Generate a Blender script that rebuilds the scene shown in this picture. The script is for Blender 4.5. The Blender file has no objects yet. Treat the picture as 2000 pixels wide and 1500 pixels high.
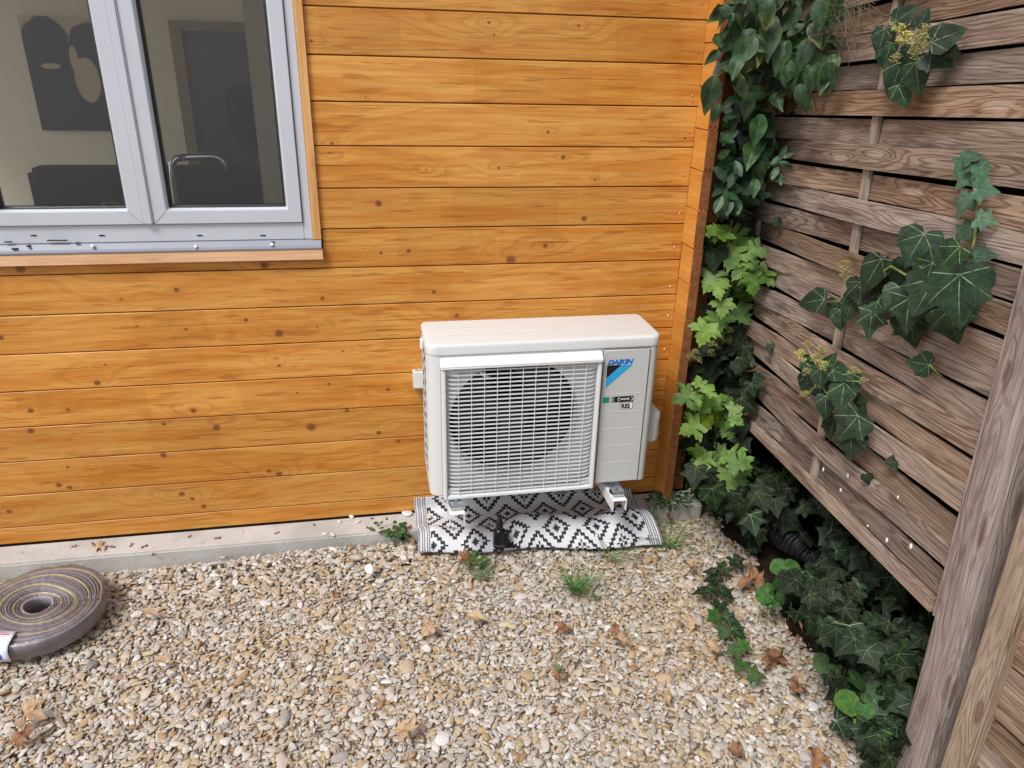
import bpy, bmesh, math, random
import numpy as np
from mathutils import Vector, Matrix
random.seed(11); rng = np.random.default_rng(11)
R = math.radians
scene = bpy.context.scene
C = scene.collection

# ------------------------------------------------------------------ camera
FPX, CAM, ROT = 1434.278, Vector((-1.07029, -2.41974, 1.63216)), (1.16074, -0.02222, -0.18317)
cd = bpy.data.cameras.new('camera'); cam = bpy.data.objects.new('camera', cd); C.objects.link(cam)
cam.location = CAM; cam.rotation_euler = ROT
cd.sensor_width = 36; cd.lens = 36 * FPX / 2000; cd.clip_start = 0.05; cd.clip_end = 400
scene.camera = cam
# ------------------------------------------------------------------ sky, sun, exposure
SUN_EL, SUN_AZ = 54, 228        # azimuth measured from +Y clockwise
w = bpy.data.worlds.new('World'); scene.world = w; w.use_nodes = True
nt = w.node_tree; nt.nodes.clear()
sky = nt.nodes.new('ShaderNodeTexSky'); sky.sky_type = 'NISHITA'; sky.sun_disc = False
sky.sun_elevation = R(SUN_EL); sky.sun_rotation = R(SUN_AZ); sky.air_density = 1.0; sky.dust_density = 1.5; sky.ozone_density = 1.0
hs = nt.nodes.new('ShaderNodeHueSaturation'); hs.inputs['Saturation'].default_value = 0.42
bg = nt.nodes.new('ShaderNodeBackground'); bg.inputs[1].default_value = 0.115
ow = nt.nodes.new('ShaderNodeOutputWorld')
nt.links.new(sky.outputs[0], hs.inputs['Color']); nt.links.new(hs.outputs[0], bg.inputs[0]); nt.links.new(bg.outputs[0], ow.inputs[0])
sl = bpy.data.lights.new('sun', 'SUN'); sl.energy = 1.5; sl.angle = R(18); sl.color = (1, .975, .945)
so = bpy.data.objects.new('sun', sl); C.objects.link(so)
_d = Vector((math.sin(R(SUN_AZ)) * math.cos(R(SUN_EL)), math.cos(R(SUN_AZ)) * math.cos(R(SUN_EL)), math.sin(R(SUN_EL))))
so.rotation_euler = _d.to_track_quat('Z', 'Y').to_euler(); so.location = (-1, -4, 5)
scene.view_settings.view_transform = 'Standard'; scene.view_settings.look = 'None'
scene.view_settings.gamma = 1; scene.view_settings.exposure = 0.86

# ------------------------------------------------------------------ helpers
RM = cam.rotation_euler.to_matrix()
def ray(u, v): return RM @ Vector(((u - 1000) / FPX, -(v - 750) / FPX, -1.0))
def hit(u, v, axis, val):
    d = ray(u, v); return CAM + d * ((val - CAM[axis]) / d[axis])
def hitp(u, v, p0, n):
    d = ray(u, v); return CAM + d * ((p0 - CAM).dot(n) / d.dot(n))
def px2m(p, px):                      # metres spanned by px photo pixels at point p
    return px * (p - CAM).length / FPX * 0.97
def lin(r, g, b):
    f = lambda c: c / 12.92 if c <= .04045 else ((c + .055) / 1.055) ** 2.4
    return (f(r / 255), f(g / 255), f(b / 255), 1)

class MB:
    def __init__(s): s.v = []; s.f = []; s.uv = {}
    def quad_strip(s, rings, closed=True, caps=True):
        n = len(rings[0]); b = len(s.v)
        for r in rings: s.v += [tuple(p) for p in r]
        m = n if closed else n - 1
        for i in range(len(rings) - 1):
            for j in range(m):
                s.f.append((b + i*n + j, b + i*n + (j+1) % n, b + (i+1)*n + (j+1) % n, b + (i+1)*n + j))
        if caps and closed:
            s.f.append(tuple(b + j for j in range(n))[::-1]); s.f.append(tuple(b + (len(rings)-1)*n + j for j in range(n)))
        return s
    def box(s, x0, x1, y0, y1, z0, z1):
        b = len(s.v)
        s.v += [(x0,y0,z0),(x1,y0,z0),(x1,y1,z0),(x0,y1,z0),(x0,y0,z1),(x1,y0,z1),(x1,y1,z1),(x0,y1,z1)]
        s.f += [tuple(b+i for i in q) for q in ((0,3,2,1),(4,5,6,7),(0,1,5,4),(1,2,6,5),(2,3,7,6),(3,0,4,7))]
        return s
    def tube(s, pts, r, n=8, caps=True):
        pts = [Vector(p) for p in pts]; rings = []
        rr = r if isinstance(r, (list, tuple)) else [r] * len(pts)
        up = None
        for i, p in enumerate(pts):
            t = (pts[min(i+1, len(pts)-1)] - pts[max(i-1, 0)]).normalized()
            if up is None: up = Vector((0, 0, 1)) if abs(t.z) < .9 else Vector((1, 0, 0))
            a = t.cross(up).normalized(); up = a.cross(t).normalized()
            rings.append([p + (a * math.cos(2*math.pi*k/n) + up * math.sin(2*math.pi*k/n)) * rr[i] for k in range(n)])
        return s.quad_strip(rings, True, caps)
    def lathe(s, prof, n=40, c=(0, 0, 0), axis='z'):
        rings = []
        for r, z in prof:
            ring = []
            for k in range(n):
                a = 2*math.pi*k/n
                if axis == 'z': ring.append((c[0]+r*math.cos(a), c[1]+r*math.sin(a), c[2]+z))
                else: ring.append((c[0]+r*math.cos(a), c[1]+z, c[2]+r*math.sin(a)))
            rings.append(ring)
        return s.quad_strip(rings, True, False)
    def mesh(s, name, smooth=False):
        me = bpy.data.meshes.new(name); me.from_pydata(s.v, [], s.f)
        bm = bmesh.new(); bm.from_mesh(me); bmesh.ops.recalc_face_normals(bm, faces=bm.faces); bm.to_mesh(me); bm.free()
        if smooth:
            for p in me.polygons: p.use_smooth = True
        me.update(); return me
    def build(s, name, m, parent=None, smooth=False, bevel=0, seg=2):
        me = s.mesh(name, smooth)
        if bevel:
            bm = bmesh.new(); bm.from_mesh(me); bmesh.ops.remove_doubles(bm, verts=bm.verts, dist=1e-5)
            es = [e for e in bm.edges if len(e.link_faces) == 2 and e.calc_face_angle(0) > .6]
            bmesh.ops.bevel(bm, geom=es, offset=bevel, segments=seg, affect='EDGES', clamp_overlap=True)
            for f in bm.faces: f.smooth = True
            bm.to_mesh(me); bm.free()
            me.set_sharp_from_angle(angle=R(40))
        return obj(name, me, m, parent)
def obj(name, me, m=None, parent=None):
    o = bpy.data.objects.new(name, me); C.objects.link(o)
    if m is not None and len(me.materials) == 0: me.materials.append(m)
    if parent is not None: o.parent = parent
    return o
def empty(name, loc=(0, 0, 0)):
    o = bpy.data.objects.new(name, None); C.objects.link(o); o.location = loc; o.empty_display_size = .05; return o
def tag(o, label=None, cat=None, group=None, kind=None):
    for k, v in (('label', label), ('category', cat), ('group', group), ('kind', kind)):
        if v: o[k] = v
    return o
def under(o, parent):                 # keep world place of an object built in world coordinates
    o.parent = parent; o.matrix_parent_inverse = Matrix.Translation(-Vector(parent.location)); return o
def text(body, size, name, m, parent, loc, shear=0, bold=0.0, sx=1.0, align='LEFT', rot=(R(90), 0, 0)):
    cu = bpy.data.curves.new(name, 'FONT'); cu.body = body; cu.size = size; cu.shear = shear; cu.offset = bold; cu.extrude = .0003
    cu.align_x = align
    t = bpy.data.objects.new(name, cu); C.objects.link(t)
    bpy.context.view_layer.update()
    me = bpy.data.meshes.new_from_object(t.evaluated_get(bpy.context.evaluated_depsgraph_get()))
    bpy.data.objects.remove(t); me.materials.clear()
    o = obj(name, me, m, parent); o.location = loc; o.rotation_euler = rot; o.scale = (sx, 1, 1); return o

# ------------------------------------------------------------------ materials
class NT:
    def __init__(s, name, rough=.6, spec=.5, metal=0, col=None):
        s.m = bpy.data.materials.new(name); s.m.use_nodes = True; s.t = s.m.node_tree
        s.b = s.t.nodes['Principled BSDF']; s.o = s.t.nodes['Material Output']
        s.b.inputs['Roughness'].default_value = rough; s.b.inputs['Specular IOR Level'].default_value = spec; s.b.inputs['Metallic'].default_value = metal
        if col: s.b.inputs['Base Color'].default_value = col
    def set(s, sock, v):
        if isinstance(v, bpy.types.NodeSocket): s.t.links.new(v, sock)
        else: sock.default_value = v
    def n(s, typ, props=None, ins=None, out=0):
        d = s.t.nodes.new(typ)
        for k, v in (props or {}).items(): setattr(d, k, v)
        for k, v in (ins or {}).items(): s.set(d.inputs[k], v)
        return d.outputs[out]
    def ma(s, op, a, b=0.0, c=0.0, clamp=False):
        return s.n('ShaderNodeMath', {'operation': op, 'use_clamp': clamp}, {0: a, 1: b, 2: c})
    def vm(s, op, a, b=(0, 0, 0), out=0): return s.n('ShaderNodeVectorMath', {'operation': op}, {0: a, 1: b}, out)
    def mix(s, f, a, b, blend='MIX'):
        d = s.t.nodes.new('ShaderNodeMix'); d.data_type = 'RGBA'; d.blend_type = blend
        s.set(d.inputs[0], f); s.set(d.inputs[6], a); s.set(d.inputs[7], b); return d.outputs[2]
    def ramp(s, f, st, interp='LINEAR'):
        d = s.t.nodes.new('ShaderNodeValToRGB'); d.color_ramp.interpolation = interp; e = d.color_ramp.elements
        while len(e) < len(st): e.new(.5)
        for i, (p, c) in enumerate(st): e[i].position = p; e[i].color = c if len(c) == 4 else (*c, 1)
        s.set(d.inputs[0], f); return d.outputs[0]
    def sm(s, v, a, b):               # smoothstep a..b -> 0..1
        return s.n('ShaderNodeMapRange', {'interpolation_type': 'SMOOTHSTEP'}, {0: v, 1: a, 2: b, 3: 0.0, 4: 1.0})
    def noise(s, vec, scale=5., detail=3., rough=.5, dist=0., out=0):
        return s.n('ShaderNodeTexNoise', None, {'Vector': vec, 'Scale': scale, 'Detail': detail, 'Roughness': rough, 'Distortion': dist}, out)
    def tex(s, which='Object'):
        d = s.t.nodes.new('ShaderNodeTexCoord'); return d.outputs[which]
    def sep(s, v):
        d = s.t.nodes.new('ShaderNodeSeparateXYZ'); s.set(d.inputs[0], v); return d.outputs
    def comb(s, x, y, z=0.0): return s.n('ShaderNodeCombineXYZ', None, {0: x, 1: y, 2: z})
    def rnd(s): return s.n('ShaderNodeObjectInfo', out=5)
    def bump(s, h, strength=.3, dist=.002): s.set(s.b.inputs['Normal'], s.n('ShaderNodeBump', None, {'Strength': strength, 'Distance': dist, 'Height': h}))
    def col(s, c): s.set(s.b.inputs['Base Color'], c); return s
def simple(name, col, rough=.5, spec=.5, metal=0, var=.0, scale=8., bump=0.0):
    t = NT(name, rough, spec, metal, col)
    if var:
        nz = t.noise(t.tex(), scale, 5, .6)
        t.col(t.mix(nz, tuple(c * (1 - var) for c in col[:3]) + (1,), tuple(min(1, c * (1 + var)) for c in col[:3]) + (1,)))
        if bump: t.bump(nz, bump)
    return t.m

def wood_plank(name, knots, seed, tone=1.0, axis=0, endgrain=False):
    """stained spruce: axis = object axis the plank runs along; knots = (along, across, radius, darkness)"""
    t = NT(name, .42, .35)
    o = t.sep(t.tex()); x = o[axis]; z = o[2]
    v = t.comb(x, z, 0.0)
    zz = t.ma('MULTIPLY', z, 24.0)
    low = t.noise(t.comb(t.ma('MULTIPLY', x, 1.1), t.ma('MULTIPLY', z, 5.0), seed * 3.7), 1.6, 2, .5)
    f = t.ma('ADD', zz, t.ma('MULTIPLY', low, 6.5))
    core = None; halo = None
    for kx, kz, kr, kd in knots:
        d = t.vm('MULTIPLY', t.vm('SUBTRACT', v, (kx, kz, 0)), (1 / (kr * 1.12), 1 / kr, 0))
        r2 = t.n('ShaderNodeVectorMath', {'operation': 'DOT_PRODUCT'}, {0: d, 1: d}, 1)
        st = t.vm('MULTIPLY', d, (.45, 1, 0)); rs = t.n('ShaderNodeVectorMath', {'operation': 'DOT_PRODUCT'}, {0: st, 1: st}, 1)
        f = t.ma('ADD', f, t.ma('DIVIDE', 1.7 + 60 * kr, t.ma('MULTIPLY_ADD', rs, .13, 1.0)))
        q = t.ma('DIVIDE', r2, max(kd, .2) ** 1.5)
        core = q if core is None else t.ma('MINIMUM', core, q)
        h = t.ma('DIVIDE', kd, t.ma('MULTIPLY_ADD', rs, .22, 1.0)); halo = h if halo is None else t.ma('MAXIMUM', halo, h)
    fine = t.noise(t.comb(t.ma('MULTIPLY', x, 5.0), t.ma('MULTIPLY', z, 190.0), seed), 1.0, 3, .6)
    ring = t.ma('SINE', t.ma('MULTIPLY', f, 6.0)); ring = t.sm(ring, .1, 1.0)
    ring2 = t.sm(t.ma('SINE', t.ma('MULTIPLY', f, 14.3)), .0, 1.0)
    mid = t.noise(t.comb(t.ma('MULTIPLY', x, 2.2), t.ma('MULTIPLY', z, 26.0), seed + 4.), 1.0, 4, .6)
    A = lin(228*tone, 168*tone, 84*tone); B = lin(206*tone, 131*tone, 46*tone); D = lin(154*tone, 84*tone, 24*tone)
    c = t.mix(t.sm(mid, .3, .72), A, B)
    c = t.mix(t.ma('MULTIPLY', ring, t.ma('MULTIPLY', t.sm(low, .25, .7), .27)), c, D)
    c = t.mix(t.ma('MULTIPLY', ring2, .10), c, D)
    c = t.mix(t.ma('MULTIPLY', t.sm(fine, .42, .72), .34), c, D)
    # lap marks of the stain: sharp-edged paler and darker lengths
    lap = t.noise(t.comb(t.ma('ADD', t.ma('MULTIPLY', x, 2.1), t.ma('MULTIPLY', t.noise(v, 9., 2), .12)), seed * 1.37), 1.0, 0, .5)
    c = t.mix(t.ma('MULTIPLY', t.sm(lap, .53, .537), .18), c, t.mix(.5, c, lin(236*tone, 176*tone, 104*tone)))
    c = t.mix(t.ma('MULTIPLY', t.sm(lap, .43, .42), .13), c, D)
    # dark runs of stain along the lower edge
    run = t.noise(t.comb(t.ma('MULTIPLY', x, 6.0), t.ma('MULTIPLY', z, 60.0), seed + 9.), 1.0, 2, .5)
    c = t.mix(t.ma('MULTIPLY', t.sm(run, .60, .68), .45), c, lin(150, 74, 22))
    # pin cracks
    cr = t.noise(t.comb(t.ma('MULTIPLY', x, 3.0), t.ma('MULTIPLY', z, 240.0), seed + 20.), 1.0, 1, .5)
    c = t.mix(t.ma('MULTIPLY', t.sm(cr, .725, .75), .75), c, lin(70, 34, 12))
    if core is not None:
        c = t.mix(t.ma('MULTIPLY', halo, .24), c, lin(150, 84, 34))
        wob = t.ma('ADD', core, t.ma('MULTIPLY', t.ma('SUBTRACT', t.noise(v, 60., 3), .5), 1.1))
        c = t.mix(t.ma('MULTIPLY', t.sm(wob, 1.7, 1.1), .62), c, lin(142, 86, 40))
        c = t.mix(t.ma('MULTIPLY', t.sm(wob, .95, .45), .62), c, lin(98, 56, 30))
    t.col(c)
    t.set(t.b.inputs['Roughness'], t.ma('MULTIPLY_ADD', mid, .25, .33))
    t.bump(t.ma('ADD', t.ma('MULTIPLY', fine, .6), t.ma('MULTIPLY', ring, .4)), .22, .0015)
    return t.m

def fence_wood(name, c1, c2, c3, grey, along=0, across=2):
    t = NT(name, .78, .25)
    o = t.sep(t.tex()); r = t.rnd()
    ac_ = o[across] if across is not None else t.ma('ADD', o[0], t.ma('MULTIPLY', o[1], 1.3))
    x = t.ma('ADD', o[along], t.ma('MULTIPLY', r, 37.0)); z = t.ma('ADD', ac_, t.ma('MULTIPLY', r, 5.3))
    v = t.comb(t.ma('MULTIPLY', x, 2.1), t.ma('MULTIPLY', z, 9.0), t.ma('MULTIPLY', r, 11.0))
    vo = t.t.nodes.new('ShaderNodeTexVoronoi'); vo.voronoi_dimensions = '2D'; t.set(vo.inputs['Vector'], v); vo.inputs['Scale'].default_value = 1.0
    kd = t.ma('ADD', vo.outputs['Distance'], t.ma('MULTIPLY', t.ma('SUBTRACT', t.noise(t.comb(x, z), 30., 2), .5), .08))
    low = t.noise(t.comb(t.ma('MULTIPLY', x, .8), t.ma('MULTIPLY', z, 9.0), t.ma('MULTIPLY', r, 7.0)), 1.7, 2.5, .5)
    f = t.ma('ADD', t.ma('MULTIPLY', low, 6.0), t.ma('DIVIDE', 1.3, t.ma('MULTIPLY_ADD', t.ma('MULTIPLY', kd, kd), 28.0, 1.0)))
    ring = t.sm(t.ma('SINE', t.ma('MULTIPLY', f, 17.0)), -.2, 1.0)
    fine = t.noise(t.comb(t.ma('MULTIPLY', x, 7.0), t.ma('MULTIPLY', z, 260.0), r), 1.0, 4, .65)
    blot = t.noise(t.comb(t.ma('MULTIPLY', x, 3.2), t.ma('MULTIPLY', z, 14.0), t.ma('MULTIPLY', r, 3.)), 1.0, 4, .6)
    c = t.mix(t.sm(blot, .32, .7), c1, c2)
    c = t.mix(t.ma('MULTIPLY', t.sm(t.noise(t.comb(x, t.ma('MULTIPLY', z, 4.), r), 2.3, 4, .6), .5, .68), grey), c, lin(158, 146, 138))
    c = t.mix(t.ma('MULTIPLY', ring, t.ma('MULTIPLY_ADD', t.ma('FRACT', t.ma('MULTIPLY', r, 3.7)), .5, .12)), c, c3)
    c = t.mix(t.ma('MULTIPLY', t.sm(fine, .42, .70), .62), c, c3)
    c = t.mix(t.ma('MULTIPLY', t.sm(fine, .44, .25), .30), c, lin(186, 166, 148))
    dark = t.noise(t.comb(t.ma('MULTIPLY', x, 4.), t.ma('MULTIPLY', z, 22.0), t.ma('ADD', r, 4.)), 1.0, 3, .6)
    c = t.mix(t.ma('MULTIPLY', t.sm(dark, .56, .72), .62), c, lin(66, 42, 28))
    pale = t.sm(kd, .115, .05)
    c = t.mix(t.ma('MULTIPLY', pale, .6), c, t.mix(t.sm(t.ma('FRACT', t.ma('MULTIPLY', r, 7.7)), .35, .4), lin(92, 62, 44), lin(186, 168, 154)))
    hue = t.n('ShaderNodeHueSaturation', None, {'Hue': .5, 'Saturation': t.ma('MULTIPLY_ADD', r, .45, .68), 'Value': t.ma('MULTIPLY_ADD', t.ma('FRACT', t.ma('MULTIPLY', r, 13.1)), .45, .76), 'Color': c})
    t.col(hue)
    t.bump(t.ma('SUBTRACT', t.ma('MULTIPLY', ring, -.7), t.ma('MULTIPLY', fine, 1.0)), .55, .0025)
    return t.m

def leaf_mat(name, base, dark, vein, vstr, kind, rough=.38, edge=None, spec=.5, trans=.15):
    t = NT(name, rough, spec)
    uv = t.sep(t.tex('UV')); u = t.ma('SUBTRACT', uv[0], .5); v = t.ma('SUBTRACT', uv[1], .25)
    u = t.ma('MULTIPLY', u, 2.0); v = t.ma('MULTIPLY', v, 2.0)
    rr = t.ma('SQRT', t.ma('ADD', t.ma('MULTIPLY', u, u), t.ma('MULTIPLY', v, v)))
    if kind == 'palm':
        th = t.ma('ARCTAN2', u, v); pp = t.ma('PINGPONG', th, R(25)); dist = t.ma('MULTIPLY', rr, t.ma('SINE', pp))
        br = t.ma('PINGPONG', t.ma('SUBTRACT', rr, t.ma('MULTIPLY', dist, 1.2)), .085)
        sec = t.ma('MULTIPLY', t.sm(br, .010, .001), .17)
    else:
        au = t.ma('ABSOLUTE', u); dist = au
        br = t.ma('PINGPONG', t.ma('SUBTRACT', v, t.ma('MULTIPLY', au, .9)), .07)
        sec = t.ma('MULTIPLY', t.sm(br, .012, .002), .4)
    main = t.ma('MULTIPLY', t.sm(dist, .016, .003), t.sm(rr, 1.05, .25))
    vm = t.ma('MULTIPLY', t.ma('MAXIMUM', main, sec), vstr)
    r = t.rnd(); ob = t.tex()
    nz = t.noise(t.comb(u, v, t.ma('MULTIPLY', r, 30.)), 3.5, 4, .6)
    c = t.mix(t.sm(nz, .3, .7), dark, base)
    vm = t.ma('MULTIPLY', vm, t.sm(t.noise(t.comb(u, v, t.ma('MULTIPLY', r, 70.)), 6., 3), .25, .6)); c = t.mix(vm, c, vein)
    if edge:
        e = t.noise(t.comb(u, v, t.ma('MULTIPLY', r, 50.)), 1.4, 3, .6)
        far = t.ma('MULTIPLY', t.sm(t.ma('ADD', t.ma('MULTIPLY', rr, .5), t.ma('ADD', t.ma('MULTIPLY', e, .9), t.ma('MULTIPLY', t.ma('ABSOLUTE', u), .5))), .86, 1.06), t.sm(t.ma('FRACT', t.ma('MULTIPLY', r, 9.3)), .5, .9))
        c = t.mix(t.ma('MULTIPLY', far, .7), c, edge)
    c = t.n('ShaderNodeHueSaturation', None, {'Hue': t.ma('MULTIPLY_ADD', r, .03, .485), 'Saturation': t.ma('MULTIPLY_ADD', t.ma('FRACT', t.ma('MULTIPLY', r, 5.7)), .3, .85), 'Value': t.ma('MULTIPLY_ADD', t.ma('FRACT', t.ma('MULTIPLY', r, 17.3)), .7, .65), 'Color': c})
    t.col(c); t.bump(t.ma('ADD', t.ma('MULTIPLY', vm, -.8), t.ma('MULTIPLY', nz, .5)), .35, .002)
    tr = t.n('ShaderNodeBsdfTranslucent', None, {'Color': c})
    mx = t.t.nodes.new('ShaderNodeMixShader'); mx.inputs[0].default_value = trans
    t.t.links.new(t.b.outputs[0], mx.inputs[1]); t.t.links.new(tr, mx.inputs[2]); t.t.links.new(mx.outputs[0], t.o.inputs[0])
    return t.m

M = {}
M['metalwhite'] = simple('bracket_paint', lin(228, 229, 228), .35, .5, 0, .03)
M['acpaint'] = simple('unit_paint', lin(214, 215, 213), .42, .5, 0, .025, 3.)
M['acfront'] = simple('unit_front_paint', lin(196, 197, 195), .45, .5, 0, .02, 3.)
M['grille'] = simple('grille_plastic', lin(224, 226, 226), .4, .5, 0, .02, 6.)
M['black'] = simple('black_plastic', (.006, .006, .007, 1), .3, .5)
M['dark'] = simple('dark_cavity', (.010, .010, .011, 1), .7, .2)
M['fan'] = simple('fan_plastic', (.018, .018, .02, 1), .35, .5)
M['zinc'] = simple('zinc', (.55, .58, .62, 1), .28, .5, 1, .2, 30.)
M['rubber'] = simple('rubber', (.012, .012, .012, 1), .6, .3)
M['blue'] = simple('print_blue', lin(0, 118, 200), .4)
M['cyan'] = simple('print_cyan', lin(48, 168, 224), .4)
M['ink'] = simple('print_black', (.008, .008, .008, 1), .45)
M['green'] = simple('print_green', lin(26, 140, 108), .45)
M['white'] = simple('print_white', lin(240, 240, 240), .5)
M['whitebox'] = simple('sticker_white', lin(232, 232, 228), .45)
M['red'] = simple('print_red', lin(205, 40, 45), .5)
M['labelblue'] = simple('label_blue', lin(52, 96, 200), .5)
M['greyprint'] = simple('print_grey', lin(120, 124, 140), .5)
M['paper'] = simple('label_paper', lin(228, 232, 244), .45, .5, 0, .02)
M['screw'] = simple('screw_steel', (.62, .56, .48, 1), .3, .5, 1)
M['whitecap'] = simple('white_plug', lin(238, 238, 240), .4)
M['splash'] = simple('white_dropping', lin(232, 232, 232), .6)
M['dropring'] = simple('gasket', (.02, .021, .023, 1), .5)

def pvc():
    t = NT('window_pvc', .36, .5)
    o = t.sep(t.tex()); s = t.ma('ADD', t.ma('MULTIPLY', o[2], 1.0), t.ma('MULTIPLY', t.noise(t.tex(), 14., 2), .006))
    lines = t.noise(t.comb(t.ma('MULTIPLY', o[0], 4.0), t.ma('MULTIPLY', s, 330.0)), 1.0, 2, .5)
    t.col(t.mix(t.noise(t.tex(), 5., 4), lin(190, 193, 200), lin(202, 205, 211))); t.bump(lines, .22, .0012); return t.m
M['pvc'] = pvc()
def glass():
    t = NT('window_glass'); t.t.nodes.remove(t.b)
    fr = t.n('ShaderNodeFresnel', None, {'IOR': 1.52})
    tr = t.n('ShaderNodeBsdfTransparent', None, {'Color': (.95, .96, .95, 1)}); gl = t.n('ShaderNodeBsdfGlossy', None, {'Color': (1, 1, 1, 1), 'Roughness': .02})
    mx = t.t.nodes.new('ShaderNodeMixShader'); t.set(mx.inputs[0], t.ma('MULTIPLY', fr, 2.4, clamp=True)); t.t.links.new(tr, mx.inputs[1]); t.t.links.new(gl, mx.inputs[2])
    t.t.links.new(mx.outputs[0], t.o.inputs[0]); return t.m
M['glass'] = glass()
def film():
    t = NT('shrink_film'); t.t.nodes.remove(t.b)
    nz = t.noise(t.tex(), 42., 3, .6, 1.2)
    bp = t.n('ShaderNodeBump', None, {'Strength': .9, 'Distance': .004, 'Height': nz})
    fr = t.n('ShaderNodeFresnel', None, {'IOR': 1.6, 'Normal': bp})
    tr = t.n('ShaderNodeBsdfTransparent', None, {'Color': (.95, .95, .97, 1)}); gl = t.n('ShaderNodeBsdfGlossy', None, {'Color': (1, 1, 1, 1), 'Roughness': .12, 'Normal': bp})
    mx = t.t.nodes.new('ShaderNodeMixShader'); t.set(mx.inputs[0], t.ma('MULTIPLY_ADD', fr, .55, .0, clamp=True)); t.t.links.new(tr, mx.inputs[1]); t.t.links.new(gl, mx.inputs[2])
    t.t.links.new(mx.outputs[0], t.o.inputs[0]); return t.m
M['film'] = film()
def concrete():
    t = NT('concrete', .85, .2); o = t.tex()
    a = t.noise(o, 6., 6, .65); b = t.noise(o, 90., 3, .6); d = t.noise(o, 28., 3, .6)
    c = t.mix(t.sm(a, .3, .7), lin(172, 169, 165), lin(194, 191, 187))
    c = t.mix(t.ma('MULTIPLY', t.sm(d, .62, .72), .5), c, lin(150, 128, 104)); c = t.mix(t.ma('MULTIPLY', t.sm(b, .62, .72), .4), c, lin(120, 116, 108))
    t.col(c); t.bump(t.ma('ADD', a, t.ma('MULTIPLY', b, .6)), .7, .004); return t.m
M['concrete'] = concrete()
def soil():
    t = NT('soil', .95, .1); o = t.tex(); a = t.noise(o, 20., 6, .7)
    t.col(t.ramp(a, [(.3, lin(20, 16, 12)), (.55, lin(44, 36, 28)), (.8, lin(84, 70, 56))])); t.bump(a, 1., .01); return t.m
M['soil'] = soil()
def gravel_sheet():
    t = NT('gravel_sheet', .9, .2); o = t.tex()
    vo = t.t.nodes.new('ShaderNodeTexVoronoi'); t.set(vo.inputs['Vector'], o); vo.inputs['Scale'].default_value = 60
    c = t.ramp(t.sep(vo.outputs['Color'])[0], [(0, lin(196, 190, 180)), (.4, lin(186, 164, 132)), (.7, lin(206, 198, 186)), (1, lin(150, 112, 70))])
    c = t.mix(t.sm(vo.outputs['Distance'], .35, .75), c, lin(112, 95, 74)); t.col(c); t.bump(vo.outputs['Distance'], -.8, .01); return t.m
M['gravel_sheet'] = gravel_sheet()
def pebble():
    t = NT('pebble', .68, .35)
    a = t.n('ShaderNodeAttribute', {'attribute_name': 'col', 'attribute_type': 'INSTANCER'})
    o = t.tex(); nz = t.noise(o, 2.2, 4, .65); n2 = t.noise(o, 9., 3, .6)
    c = t.mix(t.ma('MULTIPLY', t.sm(nz, .45, .75), .35), a, t.mix(.6, a, lin(140, 96, 52)))
    c = t.mix(t.ma('MULTIPLY', t.sm(n2, .55, .75), .22), c, lin(236, 230, 220)); t.col(c); t.bump(n2, .35, .3); return t.m
M['pebble'] = pebble()
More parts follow.
